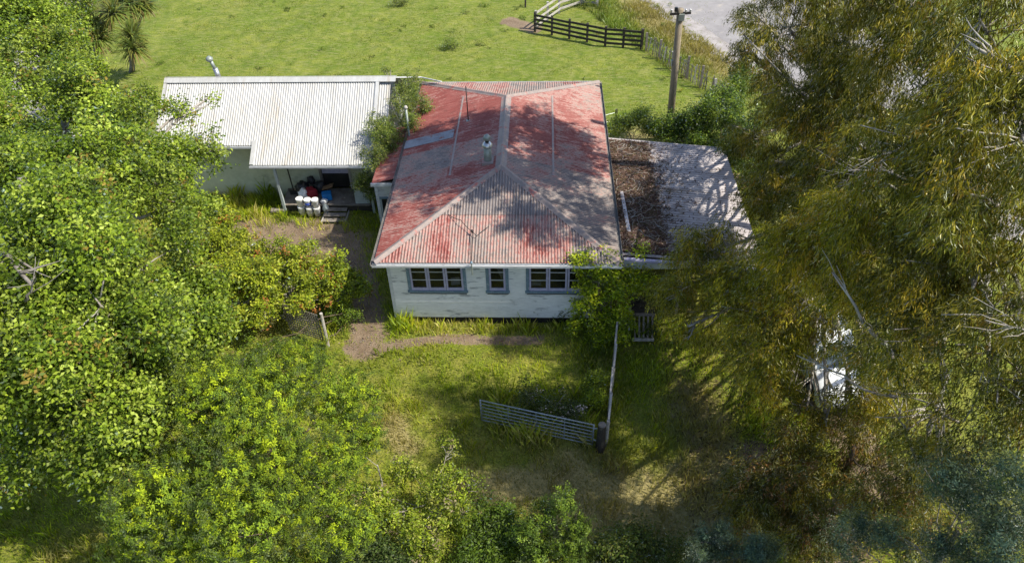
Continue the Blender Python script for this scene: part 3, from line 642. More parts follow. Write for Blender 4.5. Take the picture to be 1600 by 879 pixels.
# porch clutter
def bucket(x, y, z, s=1.0, label='', grp=None, band=None, seed=0):
    t = thing('plastic_bucket', label, 'bucket', (x, y, z), grp)
    MB().lathe(x, y, [(.115*s, z), (.14*s, z+.33*s), (.148*s, z+.34*s), (.148*s, z+.37*s)], 16).build('tub', 'bucket', t, True)
    MB().lathe(x, y, [(.152*s, z+.365*s), (.155*s, z+.40*s), (.13*s, z+.405*s)], 16).build('lid', 'bucket', t)
    if band: MB().lathe(x, y, [(.128*s, z+.09*s), (.141*s, z+.27*s)], 16).build('label_band', band, t, True)
    MB().tube([(x-.15*s, y, z+.3*s), (x-.1*s, y-.13*s, z+.2*s), (x, y-.17*s, z+.16*s), (x+.1*s, y-.13*s, z+.2*s), (x+.15*s, y, z+.3*s)], .006, 4).build('handle', 'galv', t)
    return t
G_ = 'white buckets stacked at the porch edge'
bucket(-4.62, 6.72, .02, 1, 'lower bucket of the left white stack by the porch', G_); bucket(-4.62, 6.72, .43, 1, 'upper bucket of the left white stack by the porch', G_)
bucket(-4.28, 6.68, .0, 1, 'lower plain bucket under the blue-banded one', G_); bucket(-4.28, 6.68, .41, 1, 'white bucket with a blue band topping the middle stack', G_, 'bluelabel')
bucket(-3.97, 6.68, .0, 1, 'lower bucket of the right white stack by the steps', G_); bucket(-3.97, 6.68, .41, 1, 'upper bucket of the right white stack by the steps', G_)
def lump(name, c, r, mat, label, cat, sd=1, sub=2):
    import bmesh
    bm = bmesh.new(); bmesh.ops.create_icosphere(bm, subdivisions=3, radius=1); rr = np.random.RandomState(sd); ph = rr.uniform(0, 6, 6)
    for v in bm.verts:
        p = v.co; k = 1+.14*math.sin(5*p.x+ph[0])*math.sin(4*p.y+ph[1])+.10*math.sin(9*p.z+ph[2]+3*p.x)+.05*math.sin(15*p.y+ph[3]+7*p.x)
        q = p*k; q.z = max(q.z, -.75); v.co = Vector((q.x*r[0], q.y*r[1], q.z*r[2]))
    me = bpy.data.meshes.new(name); bm.to_mesh(me); bm.free(); me.polygons.foreach_set('use_smooth', [True]*len(me.polygons))
    o = obj_from(me, name, mat, None); o.location = c; return tag(o, label, cat)
lump('rubbish_bag', (-4.75, 7.75, .62), (.30, .26, .34), 'black', 'black bag slumped against the porch wall', 'bag', 3)
lump('cloth_bundle', (-4.62, 7.35, .58), (.22, .2, .28), 'bucket', 'crumpled white bundle left of the red bag', 'bag', 4)
lump('fabric_bag', (-4.32, 7.42, .60), (.27, .22, .28), 'redbag', 'dark red fabric bag among the porch clutter', 'bag', 5)
lump('rubbish_bag', (-4.05, 7.85, .60), (.30, .2, .30), 'black', 'black bag between the red bag and the doorway', 'bag', 6)
lump('rubbish_bag', (-4.42, 8.0, .85), (.17, .14, .2), 'black', 'small dark bag topmost of the porch heap', 'bag', 8)
tag(MB().obox(-3.66, 7.38, .50, .40, .34, .30, Matrix.Rotation(.3, 3, 'Z')).build('storage_crate', 'bluebox', None, bev=.02), 'bright blue plastic crate on the porch deck by the door', 'crate')
tag(MB().obox(-3.62, 7.62, .80, .5, .26, .05, Matrix.Rotation(-.35, 3, 'Y')).build('cardboard_sheet', 'card', None, bev=.008), 'brown cardboard slab tilted over the blue crate', 'cardboard')
lump('paint_tin', (-3.72, 7.08, .42), (.14, .13, .13), 'bucket', 'small white tub in front of the blue crate', 'tub', 9)
lump('plastic_sack', (-3.62, 6.78, .25), (.13, .12, .25), 'panelgrey', 'pale blue plastic sack beside the top step', 'sack', 10)
bo = thing('yard_broom', 'dark broom leaning on the porch wall', 'broom', (-5.25, 8, .3))
MB().tube([(-5.18, 7.75, .5), (-5.38, 8.15, 1.75)], .028, 6).build('broom_handle', 'darkwood', bo); MB().obox(-5.16, 7.72, .43, .34, .1, .16).build('broom_head', 'black', bo)
tag(MB().obox(-5.75, 6.9, .10, .55, .22, .10, Matrix.Rotation(.15, 3, 'Z')).build('timber_block', 'wood', None, bev=.01), 'short weathered plank beside the left porch post', 'plank')
tag(MB().obox(-5.8, 4.42, .10, .75, .12, .05, Matrix.Rotation(-.42, 3, 'Z')).build('loose_plank', 'white', None, bev=.006), 'white painted plank lying on the dirt yard', 'plank')

# ------------------------------------------------------------------ carport lean-to on the right
cpz = lambda x: 2.72-(x-8.05)*0.10
lt = thing('carport', 'open lean-to with rusty grey corrugated roof beside the cottage', 'carport', (10.4, 4.5, 0))
lr = thing_part('carport_roof', lt); CX0, CX1, CY0, CY1 = 8.06, 12.85, 0.75, 8.25
for k in range(10):
    y0 = CY0+.75*k; y1 = min(y0+.77, CY1)
    corr_sheet('roof_sheet', lambda q: (0, 4.82-(0.0 if k < 9 else 0.0)), (CX0, 0, 2.72), (0, 1, 0), (1, 0, -.10), y0, y1, 'grey_iron', lr, lift=.002*(k % 3), jit=.003, amp=.024, PITCH=.15)
part('front_fascia', 'white', lt, CX0+.05, CX1-1.3, CY0-.07, CY0-.03, 2.2, 2.52); MB().bar((CX0+.1, CY0-.12, 2.66), (CX1, CY0-.12, 2.2), .13, .08).build('front_gutter', 'sash', lt)
for x in (10.2, 12.7):
    for y in (CY0+.1, 4.5, CY1-.1): part('carport_post', 'wood', lt, x-.05, x+.05, y-.05, y+.05, -.05, cpz(x)-.06)
for y in (CY0+.12, 2.7, 4.6, 6.5, CY1-.12): MB().bar((CX0+.1, y, 2.62), (CX1-.05, y, 2.15), .06, .1).build('rafter', 'darkwood', lt)
part('carport_wall', 'darkwood', lt, 8.3, 12.7, CY1-.1, CY1-.06, -.1, 2.1)
MB().obox(8.40, 3.2, 2.76, .12, 2.4, .02, Matrix.Rotation(.03, 3, 'Z')).build('loose_flashing', 'grey_iron', lt)
# litter and sticks on the roof
def scatter_litter(name, n, fx, fy, zf, label, pal, ln=.13, wd=.035):
    X, Y = fx(n), fy(n); n = len(X); A = RS.uniform(0, 2*np.pi, n); T = RS.normal(0, .25, n); L_ = ln*RS.uniform(.4, 1.6, n)
    d = np.stack([np.cos(A)*L_, np.sin(A)*L_, T*L_], -1); s = np.stack([-np.sin(A), np.cos(A), RS.normal(0, .4, n)], -1)*wd*RS.uniform(.5, 1.3, (n, 1))
    P = np.stack([X, Y, zf(X, Y)+RS.uniform(0.0, .06, n)], -1)
    V = np.stack([P-d/2, P+s/2, P+d/2, P-s/2], 1); pal = np.array(pal); c = pal[RS.randint(0, len(pal), n)]*RS.uniform(.6, 1.3, (n, 1))
    return tag(arr_mesh(name, V, None, c, 'litter', None), label, None, None, 'stuff')
LP = [(.11, .06, .045), (.16, .10, .075), (.07, .045, .04), (.24, .18, .15), (.10, .08, .04)]
scatter_litter('roof_leaf_litter', 26000, lambda n: np.where(RS.rand(n) < .75, 8.15+RS.rand(n)*1.45, 8.2+np.abs(RS.normal(0, 1.0, n)))+.12*RS.normal(0, 1, n), lambda n: RS.uniform(.9, 8.1, n), lambda x, y: cpz(x)+.02, 'brown leaf litter and bark piled on the carport roof', LP)
scatter_litter('scattered_leaf_litter', 450, lambda n: RS.uniform(8.3, 12.7, n), lambda n: RS.uniform(.9, 8.1, n), lambda x, y: cpz(x)+.02, 'loose brown leaves scattered over the carport roof', LP)
sb = MB()
for k in range(150):
    x = 8.3+abs(random.gauss(0, .9)); y = random.uniform(1, 8); a = random.uniform(0, 6.28); l = random.uniform(.2, .7)
    if x > 12.3: continue
    z = cpz(x)+.05; sb.tube([(x, y, z), (x+math.cos(a)*l*.5+.04, y+math.sin(a)*l*.5, z+.05), (x+math.cos(a+.3)*l, y+math.sin(a+.3)*l, z+.03)], [.012, .009, .004], 4)
tag(sb.build('fallen_twigs', 'bark_pale'), 'fallen twigs lying on the carport roof', None, None, 'stuff')
scatter_litter('ground_leaf_litter', 14000, lambda n: RS.uniform(9.5, 18, n), lambda n: RS.uniform(-9, 9, n), lambda x, y: gz(x, y)-.03, 'dry gum leaf litter on the ground under the tall trees', [(.12, .09, .05), (.18, .14, .08), (.07, .06, .03)])

# ------------------------------------------------------------------ landing and slatted ramp at the cottage corner
ld = thing('timber_landing', 'dark timber landing with a slatted ramp at the right corner', 'landing', (8.9, 0, 0))
for k in range(6): MB().obox(8.95, .25+.15*k, .62, .78, .135, .03).build('deck_board', 'darkwood', ld)
MB().obox(8.95, .14, .60, .80, .06, .10).build('edge_beam', 'wood', ld)
for k in range(5): MB().bar((8.65+.15*k, .10, .60), (8.63+.145*k, -.58, .12), .06, .03).build('ramp_slat', 'wood', ld)
MB().obox(8.90, -.58, .12, .74, .09, .07).build('foot_rail', 'palewood', ld)
MB().bar((8.48, .25, .85), (8.42, -.42, .40), .05, .06).build('hand_rail', 'white', ld); MB().bar((8.48, .22, -.05), (8.48, .22, .85), .06, .06, (0, 1, 0)).build('rail_post', 'white', ld)
for x in (8.6, 9.3): part('landing_post', 'darkwood', ld, x-.04, x+.04, .2, .28, -.05, .6)

# ------------------------------------------------------------------ yard fence + farm gate
yf = thing('yard_fence', 'narrow timber and wire fence running from the gate to the cottage corner', 'fence', (7.65, -2.9, 0))
FA, FB = Vector((7.40, -4.80, 0)), Vector((7.97, -0.75, 0))
nP = 5
for k in range(nP):
    p = FA.lerp(FB, k/(nP-1)); MB().tube([(p.x, p.y, -.1), (p.x+.01, p.y, 1.10)], .05, 8).build('fence_post', 'palewood', yf)
for k in range(nP-1):
    a, b = FA.lerp(FB, k/(nP-1)), FA.lerp(FB, (k+1)/(nP-1)); o_ = Vector((0.015*(-1)**k, 0, 1.13)); MB().bar(a+o_, b+o_, .055, .04).build('top_rail', 'palewood', yf)
for z in (.25, .5, .75, .95): MB().tube([(FA.x, FA.y, z), (FB.x, FB.y, z)], .005, 4).build('wire', 'galv', yf)
for k in range(13): p = FA.lerp(FB, (k+.5)/13); MB().box(p.x-.02, p.x+.02, p.y-.02, p.y+.02, .05, 1.02).build('batten', 'wood', yf)
gt = thing('farm_gate', 'galvanised seven-rail farm gate standing shut in long grass', 'gate', (5.3, -4.5, 0))
GA, GB = Vector((3.64, -4.10, 0)), Vector((6.98, -4.96, 0))
for k in range(7):
    z = .17+.155*k
    MB().tube([GA+Vector((0, 0, z)), GA.lerp(GB, .5)+Vector((0, 0, z-.006)), GB+Vector((0, 0, z))], .021 if k in (0, 6) else .015, 7).build('gate_rail', 'gatesteel', gt, True)
for t_ in (0, 1): p = GA.lerp(GB, t_); MB().tube([(p.x, p.y, .15), (p.x, p.y, 1.12)], .023, 8).build('gate_stile', 'gatesteel', gt, True)
for t_ in (.25, .5, .75): p = GA.lerp(GB, t_); MB().bar((p.x, p.y, .15), (p.x, p.y, 1.1), .028, .012, (0, 1, 0)).build('gate_strut', 'gatesteel', gt)
wm = MB()
for k in range(34):
    p = GA.lerp(GB, (k+.5)/34); wm.tube([(p.x, p.y+.012, .17), (p.x, p.y+.012, .80)], .0028, 3, False)
wm.build('wire_mesh', 'gatesteel', gt)
sp = thing('strainer_post', 'stout dark strainer post between the farm gate and the yard fence', 'post', (7.2, -4.95, 0))
MB().tube([(7.22, -4.97, -.1), (7.22, -4.97, 1.12)], [.14, .12], 12).build('post_body', 'darkwood', sp); MB().tube([(7.22, -4.97, 1.12), (7.22, -4.97, 1.15)], [.12, .10], 12).build('post_top', 'wood', sp)
MB().tube([(7.08, -4.98, .4), (6.99, -4.96, .4)], .02, 6).build('gate_hinge', 'galv', sp); MB().tube([(7.08, -4.98, .95), (6.99, -4.96, .95)], .02, 6).build('gate_hinge', 'galv', sp)
# lattice and its post, lower left; small wire fence stakes
la = thing('lattice_panel', 'weathered timber trellis panel half hidden by the yellow-green shrub', 'trellis', (-2.4, -.6, 0))
LA, LB = Vector((-3.35, -.20, 0)), Vector((-2.0, -.75, 0)); 
for k in range(15): p = LA.lerp(LB, (k+.3)/15); MB().bar((p.x, p.y, .1), (p.x, p.y, 1.35), .036, .012, (0, 1, 0)).build('upright_lath', 'wood', la)
for k in range(11): z = .14+.118*k; MB().bar((LA.x, LA.y-.012, z), (LB.x, LB.y-.012, z), .012, .034).build('cross_lath', 'wood', la)
MB().tube([(-1.90, -.80, -.1), (-1.86, -.78, 1.45)], .055, 8).build('trellis_post', 'palewood', la)
ws = thing('wire_stakes', 'thin white stake with a wire at the edge of the lower shrubs', 'stake', (.97, -6.4, 0))
MB().tube([(.97, -6.45, -.1), (.93, -6.40, 1.05)], .02, 6).build('stake', 'palewood', ws); MB().tube([(.93, -6.40, 1.0), (.15, -5.75, .9)], .009, 5).build('wire', 'palewood', ws)

# ------------------------------------------------------------------ paddock rail fence
def rail_fence(name, pts, label, nr, step, mat, h=1.05):
    t = thing(name, label, 'fence', (pts[0][0], pts[0][1], 0), 'timber rail fences in the paddock')
    for a, b in zip(pts[:-1], pts[1:]):
        a, b = Vector((*a, 0)), Vector((*b, 0)); n = max(1, int(round((b-a).length/step)))
        nrm = (b-a).normalized().cross(Vector((0, 0, 1)))*.08
        for k in range(n):
            p, q = a.lerp(b, k/n), a.lerp(b, (k+1)/n)
            MB().obox(p.x, p.y, h/2, .13, .13, h+.16+random.uniform(-.03, .05)).build('fence_post', mat, t)
            for r in range(nr):
                z = .22+(h-.27)*r/(nr-1)+random.uniform(-.015, .015); MB().bar(p+Vector((nrm.x, nrm.y, z)), q+Vector((nrm.x, nrm.y, z+random.uniform(-.015, .015))), .035, .13).build('rail', mat, t)
    p = Vector((*pts[-1], 0)); MB().obox(p.x, p.y, h/2, .15, .15, h+.2).build('fence_post', mat, t); return t
rail_fence('rail_fence', [(4.95, 25.45), (9.05, 23.25), (11.1, 22.85)], 'dark timber rail fence crossing the paddock with a bend', 4, 1.3, 'darkwood')
rail_fence('rail_fence', [(5.0, 25.75), (6.45, 28.35), (7.9, 29.6), (8.9, 29.3)], 'silvery timber rail fence running up from the dark one', 3, 1.5, 'palewood')
bf = thing('batten_fence', 'old leaning batten fence stepping down beside the road verge', 'fence', (12.5, 20, 0))
BA, BB = Vector((11.35, 22.6, 0)), Vector((14.6, 16.3, 0))
for k in range(34):
    p = BA.lerp(BB, (k+random.uniform(-.2, .2))/33); big = k % 6 == 0; h = random.uniform(.8, 1.1)+(.15 if big else 0)
    if random.random() < .12 and not big: continue
    MB().bar((p.x, p.y, -.05), (p.x+random.uniform(-.12, .12), p.y+random.uniform(-.1, .1), h), .12 if big else .05, .10 if big else .035, (0, 1, 0)).build('fence_post' if big else 'batten', random.choice(['palewood', 'wood', 'wood']), bf)
for z in (.3, .6, .85): MB().tube([(BA.x, BA.y, z), (BB.x, BB.y, z)], .008, 4).build('wire', 'galv', bf)
for (x, y, lb) in ((4.3, 29.2, 'lone dark post far out in the paddock at the top edge'), (8.97, 13.9, 'short weathered post behind the cottage by the green hedge'), (8.2, 13.5, 'thin leaning post just off the cottage rear right corner')):
    tag(MB().tube([(x, y, -.1), (x+.02, y, .95)], .06, 7).build('fence_post', 'darkwood'), lb, 'post')
MB_w = MB()
for z in (.4, .8): MB_w.tube([(-20, 12.9, z), (8.2, 13.5, z+.0), (8.97, 13.9, z)], .006, 4)
tag(MB_w.build('fence_wire', 'galv'), 'plain wires strung along the paddock edge behind the houses', 'wire')
# utility pole
up = thing('utility_pole', 'tall timber power pole with insulators standing in the hedge', 'utility pole', (11.35, 12.6, 0))
PB, PT = Vector((11.42, 12.75, -.2)), Vector((11.02, 11.75, 6.6)); dP = (PT-PB).normalized()
MB().tube([PB, PB.lerp(PT, .5), PT], [.17, .155, .135], 12).build('pole', 'polewood', up, True)
q = PT-dP*.18; MB().bar(q+Vector((-.42, -.1, .0)), q+Vector((.42, -.1, .05)), .08, .08).build('crossarm', 'darkwood', up)
for dx in (-.38, -.2, .2, .38):
    e = q+Vector((dx, -.1, .04)); MB().lathe(e.x, e.y, [(.02, e.z), (.05, e.z+.05), (.03, e.z+.09), (.05, e.z+.13), (.02, e.z+.17)], 8).build('insulator', 'shiny', up, True)
MB().obox(q.x+.05, q.y-.17, q.z-.10, .22, .12, .26).build('fuse_box', 'flue', up); MB().obox(q.x-.2, q.y-.1, q.z+.2, .12, .1, .16).build('fuse_box', 'black', up)
MB().tube([PB.lerp(PT, .62)+Vector((-.16, -.05, 0)), PB.lerp(PT, .66)+Vector((-.16, -.05, 0))], .05, 6).build('pole_bracket', 'galv', up)

# ------------------------------------------------------------------ parked car under the gums
def car():
    cx, cy = 14.68, -1.6
    t = thing('parked_car', 'white car parked beneath the tall gum trees', 'car', (cx, cy, 0))
    prof = [(-2.05, .38, .62, .72), (-1.95, .30, .74, .80), (-1.2, .25, .88, .84), (-.95, .25, .92, .85), (0, .24, .95, .86), (1.1, .25, .95, .86), (1.6, .28, .97, .84), (1.98, .35, .92, .78), (2.05, .45, .78, .72)]
    mb = MB(); ns = 10
    for y, zb, zt, hw in prof:
        for k in range(ns):
            a = [(-1, 0), (-1, .55), (-.97, .85), (-.85, 1.0), (-.4, 1.05), (.4, 1.05), (.85, 1.0), (.97, .85), (1, .55), (1, 0)][k]
            mb.v.append((cx+a[0]*hw, cy+y, zb+(zt-zb)*a[1]))
    for j in range(len(prof)-1):
        for k in range(ns): a_ = j*ns+k; b_ = j*ns+(k+1) % ns; mb.f.append((a_, a_+ns, b_+ns, b_))
    mb.f.append(tuple(range(ns))); mb.f.append(tuple(range((len(prof)-1)*ns, len(prof)*ns))[::-1]); mb.build('body', 'carpaint', t, True)
    def frust(name, mat, y0, y1, z0, hw0, y2, y3, z1, hw1):
        b = MB(); b.v = [(cx-hw0, cy+y0, z0), (cx+hw0, cy+y0, z0), (cx+hw0, cy+y1, z0), (cx-hw0, cy+y1, z0), (cx-hw1, cy+y2, z1), (cx+hw1, cy+y2, z1), (cx+hw1, cy+y3, z1), (cx-hw1, cy+y3, z1)]
        b.f = [(3, 2, 1, 0), (4, 5, 6, 7), (0, 1, 5, 4), (1, 2, 6, 5), (2, 3, 7, 6), (3, 0, 4, 7)]; return b.build(name, mat, t, bev=.03)
    frust('cabin_glass', 'carglass', -1.02, 1.65, .90, .76, -.35, 1.2, 1.34, .60)
    frust('cabin_roof', 'carpaint', -.40, 1.25, 1.34, .62, -.28, 1.12, 1.42, .56)
    for sx in (-1, 1):
        MB().bar((cx+sx*.74, cy-1.0, .93), (cx+sx*.60, cy-.34, 1.36), .06, .05).build('pillar', 'carpaint', t); MB().bar((cx+sx*.76, cy+.35, .93), (cx+sx*.61, cy+.35, 1.36), .07, .05, (0, 1, 0)).build('pillar', 'carpaint', t); MB().bar((cx+sx*.74, cy+1.62, .93), (cx+sx*.60, cy+1.18, 1.36), .08, .05).build('pillar', 'carpaint', t)
        for yy in (-1.3, 1.35):
            wl = MB().tube([(cx+sx*.66, cy+yy, .31), (cx+sx*.86, cy+yy, .31)], .31, 18).build('wheel', 'tyre', t); MB().tube([(cx+sx*.865, cy+yy, .31), (cx+sx*.88, cy+yy, .31)], .18, 12).build('rim', 'galv', wl)
        MB().obox(cx+sx*.58, cy-2.03, .62, .26, .06, .13).build('headlight', 'shiny', t, bev=.02); MB().obox(cx+sx*.92, cy-.72, 1.0, .16, .1, .12).build('wing_mirror', 'carpaint', t, bev=.02)
car()

# ------------------------------------------------------------------ foliage
def unit(v): return v/np.maximum(np.linalg.norm(v, axis=-1, keepdims=True), 1e-6)
def crown(name, clumps, n, ln, wd, style, pal, parent, mat='leaf', twig_n=26, twig_s=.16, shell=.45, seed=1, rough=.28, tipcol=None, lumpgold=.14, vary=.28):
    """leaf crown: clumps (x,y,z,rx,ry,rz[,density]); leaves gathered in twig sprays with gaps between"""
    R = np.random.RandomState(seed); cl = np.array([tuple(c)+(1,)*(7-len(c)) for c in clumps], float)
    wgt = (cl[:, 3]*cl[:, 4]*cl[:, 5])**(.75)*cl[:, 6]; wgt /= wgt.sum(); T = max(4, n//twig_n)
    ci = R.choice(len(cl), T, p=wgt); D = unit(R.normal(0, 1, (T, 3))); rad = R.uniform(shell, 1, T)**.6
    rad *= 1+rough*np.sin(D[:, 0]*5+ci*1.7)*np.cos(D[:, 1]*4.3+ci)+rough*.6*np.sin(D[:, 2]*7+ci*.6+D[:, 0]*3)
    rad = np.where(R.rand(T) < .10, rad*R.uniform(1.1, 1.45, T), rad)
    TP = cl[ci, :3]+D*rad[:, None]*cl[ci, 3:6]
    m = twig_n; P0 = np.repeat(TP, m, 0); DD = np.repeat(D, m, 0); N_ = len(P0); tt = R.uniform(0, 1, N_)
    if style == 'hang':      # strings of hanging narrow leaves
        ax = np.repeat(unit(D*[1, 1, .2]+R.normal(0, .5, (T, 3))*[1, 1, .3]+[0, 0, -.75]), m, 0)
        P = P0+ax*(tt*twig_s*4.0)[:, None]+R.normal(0, twig_s*.55, (N_, 3))
        d = unit(ax*.5+R.normal(0, .42, (N_, 3))+[0, 0, -.75]); nn = unit(R.normal(0, 1, (N_, 3))+DD*.6)
    elif style == 'needle':  # soft upright sprays
        ax = np.repeat(unit(D+[0, 0, .5]+R.normal(0, .35, (T, 3))), m, 0); P = P0+ax*((tt-.4)*twig_s*2.2)[:, None]+R.normal(0, twig_s*.42, (N_, 3))
        rv = R.normal(0, 1, (N_, 3)); d = unit(rv-DD*(rv*DD).sum(1, keepdims=True)*.8+DD*.25); nn = unit(R.normal(0, .38, (N_, 3))+DD*1.2+[0, 0, .15])
    else:
        ax = np.repeat(unit(D*[1, 1, .7]+R.normal(0, .45, (T, 3))), m, 0); P = P0+ax*((tt-.4)*twig_s*2.6)[:, None]+R.normal(0, twig_s*.75, (N_, 3))
        d = unit(R.normal(0, 1, (N_, 3))*[1, 1, .5]+DD*.5+[0, 0, -.25]); nn = unit(R.normal(0, .62, (N_, 3))+DD*.5+[.4, -.1, .5])
    s = unit(np.cross(d, nn)); L_ = ln*R.uniform(.6, 1.35, (N_, 1)); Wd = wd*R.uniform(.6, 1.3, (N_, 1)); nn = np.cross(s, d)
    V = np.stack([P, P+d*L_*.42+s*Wd*.5+nn*Wd*.12, P+d*L_-nn*L_*.18, P+d*L_*.42-s*Wd*.5+nn*Wd*.12], 1)
    pal = np.array(pal); k = np.repeat(R.beta(1.6, 1.6, T)*.999, m)*len(pal)+R.normal(0, .45, N_); c = pal[np.clip(k.astype(int), 0, len(pal)-1)]*R.uniform(1-vary, 1+vary, (N_, 1))
    lb = R.uniform(.72, 1.28, len(cl)); gold = R.rand(len(cl)) < lumpgold; lc = np.repeat(ci, m); c *= lb[lc][:, None]; c[gold[lc]] *= np.array([1.3, 1.1, .8])
    if tipcol is not None:
        h = np.repeat(R.rand(T) < tipcol[1], m); c[h] = np.array(tipcol[0])*R.uniform(.6, 1.3, (h.sum(), 1))
    keep = P[:, 2] > .05
    return arr_mesh(name, V[keep], None, c[keep], mat, parent), TP, ci
def limb(mb, a, b, r0, r1, wob=.16, n=6, sides=7, rr=random, sag=0.0):
    a, b = Vector(a), Vector(b); L_ = (b-a).length; pts = []; off = Vector((0, 0, 0))
    for k in range(n+1):
        t = k/n; 
        if 0 < k < n: off = off*.6+Vector((rr.gauss(0, 1), rr.gauss(0, 1), rr.gauss(0, .6)))*wob*L_*.18
        else: off = Vector((0, 0, 0))
        p = a.lerp(b, t)+off*math.sin(math.pi*min(1, t+.1)); p.z += sag*L_*math.sin(math.pi*t); pts.append(p)
    mb.tube(pts, [r0+(r1-r0)*(k/n)**.8 for k in range(n+1)], sides); return pts
def tree(name, label, cat, base, top, r, clumps, n, ln, wd, style, pal, bark, seed, mat='leaf', twigs=6, group=None, trunk_curve=.08, tipcol=None, twig_n=26, twig_s=.16, shell=.45, extra=None, limb_r=.5, stems=1, sub=7, subf=.5, twr=.008, lumpgold=None, rough=.28, tw_mat=None):
    t = thing(name, label, cat, base, group); rr = random.Random(seed); base = Vector(base); top = Vector(top)
    tm = MB(); tp = limb(tm, base+Vector((0, 0, -.15)), top, r, r*.35, trunk_curve, 8, 10, rr)
    for q in range(stems-1):
        a = 6.28*q/max(1, stems-1); limb(tm, base+Vector((math.cos(a)*r, math.sin(a)*r, -.1)), top+Vector((math.cos(a)*.5, math.sin(a)*.5, -.2)), r*.7, r*.25, .2, 6, 7, rr)
    tm.build('trunk', bark, t, True)
    lumps = SUB(clumps, sub, subf, seed, 1.25 if style == 'hang' else 1.0) if sub else clumps
    if lumpgold is None: lumpgold = .16 if style == 'hang' else 0
    co, TP, ci = crown('crown', lumps, n, ln, wd, style, pal, t, mat, twig_n, twig_s, shell, seed, tipcol=tipcol, lumpgold=lumpgold, rough=rough)
    for j, c in enumerate(clumps):
        c = Vector(c[:3]); k = max(1, min(8, int(8*max(0.12, min(1, (c.z-base.z)*.75/max(.5, (top.z-base.z)))))))
        o = tp[k]; bm_ = MB(); d = (c-o).length; br = max(.018, r*limb_r*(1-k/12)*min(1, .45+d/9)); limb(bm_, o, c, br, br*.35, .16, 6, 6, rr, .03)
        sel = TP[(ci//sub == j) if sub else (ci == j)]
        for q in range(min(twigs, len(sel))):
            e = sel[rr.randrange(len(sel))]; m_ = c.lerp(o, rr.uniform(0, .25)); limb(bm_, m_, e, max(br*.3, twr*1.5), twr, .2, 3, 4, rr)
        bm_.build('branch', tw_mat or bark, t, True)
    if extra:
        for (a, b, r0, r1) in extra:
            em = MB(); pts = limb(em, a, b, r0*.75, r1*.45, .2, 8, 8, rr)
            for q in range(5):
                s_ = pts[rr.randrange(2, 7)]; limb(em, s_, s_+(Vector(b)-Vector(a)).normalized()*rr.uniform(.3, .9)+Vector((rr.gauss(0, .3), rr.gauss(0, .3), rr.gauss(0, .25))), r1*.6, .005, .25, 4, 5, rr)
            em.build('branch', bark, t, True)
    return t
def CL(lst, sq=1.0):
    out = []
    for c in lst:
        p = at(c[0], c[1], c[2]); out.append((p.x, p.y, p.z, c[3], c[3], c[3]*sq, c[4] if len(c) > 4 else 1))
    return out
def SUB(cl, k=7, f=.5, seed=0, flat=1.0):
    "split each clump into lumps set round its shell, so the crown has masses and gaps"
    R = np.random.RandomState(seed); out = []
    for c_ in cl:
        D = unit(R.normal(0, 1, (k, 3))+np.array([0, -.15, .25]))
        for d in D:
            q = R.uniform(.55, .95); s = f*R.uniform(.65, 1.2)
            out.append((c_[0]+d[0]*c_[3]*q, c_[1]+d[1]*c_[4]*q, max(.25, c_[2]+d[2]*c_[5]*q), c_[3]*s, c_[4]*s, c_[5]*s*flat, c_[6] if len(c_) > 6 else 1))
    return out
GREEN = [(.05, .085, .008), (.09, .14, .010), (.14, .20, .014), (.21, .27, .025), (.28, .34, .055)]
A_ = CL([(60, 560, 6, 1.6), (160, 480, 7.2, 1.7), (90, 380, 7.2, 1.7), (230, 420, 6, 1.5), (180, 570, 6, 1.5), (285, 480, 4.5, 1.2), (50, 690, 4, .9, .7), (150, 670, 4.5, 1.2), (235, 600, 4.3, 1.1), (10, 480, 7.5, 1.4), (300, 560, 3.4, 1.0), (30, 740, 3, .7, .6), (310, 430, 4.2, 1.1)])
tree('broadleaf_tree', 'large bright green broadleaf tree nearest the camera on the left', 'tree', (-10.2, -2.6, 0), (-8.0, -2.6, 8.0), .30, A_, 135000, .11, .070, 'broad', GREEN, 'bark_grey', 3, twigs=12, twr=.012, subf=.42, tw_mat='bark_pale', tipcol=((.22, .16, .03), .015), group='leafy trees on the left side',
     extra=[(at(-40, 370, 8.6), at(50, 445, 8.4), .14, .08), (at(40, 470, 8), at(55, 430, 8.6), .05, .02), (at(10, 640, 5.2), at(40, 590, 5.6), .09, .05)])
B_ = CL([(50, 300, 6, 1.7), (150, 300, 6.5, 1.7), (245, 300, 5.5, 1.4), (195, 225, 6, 1.6), (100, 200, 6.5, 1.7), (10, 200, 6, 1.7), (295, 175, 5, .62, .7), (330, 235, 4.7, .6, .7), (275, 245, 5, .9), (300, 330, 4.2, .9), (225, 165, 5, .9), (330, 150, 5.0, .32, .5)])
tree('broadleaf_tree', 'broadleaf tree reaching over the left end of the white shed roof', 'tree', (-11.2, 3.0, 0), (-10.3, 3.0, 6.8), .26, B_, 80000, .115, .072, 'broad', GREEN, 'bark_grey', 5, twigs=12, twr=.012, subf=.42, tw_mat='bark_pale', tipcol=((.22, .16, .03), .015), group='leafy trees on the left side')
C_ = CL([(95, 85, 5.6, 1.3), (100, 20, 5.8, 1.0), (30, 110, 6, 1.5, .7), (110, 135, 5.4, 1.3), (60, 25, 6.5, 1.8), (175, 160, 4.8, .9), (10, 40, 6.5, 1.6), (85, 60, 6, 1.2), (140, 110, 4.6, .6)])
tree('broadleaf_tree', 'farthest of the left broadleaf trees beside the spiky cabbage trees', 'tree', (-17, 10.5, 0), (-15.5, 11, 6.2), .24, C_, 56000, .125, .08, 'broad', GREEN, 'bark_grey', 6, twigs=12, twr=.013, subf=.42, tw_mat='bark_pale', tipcol=((.22, .16, .03), .015), group='leafy trees on the left side')
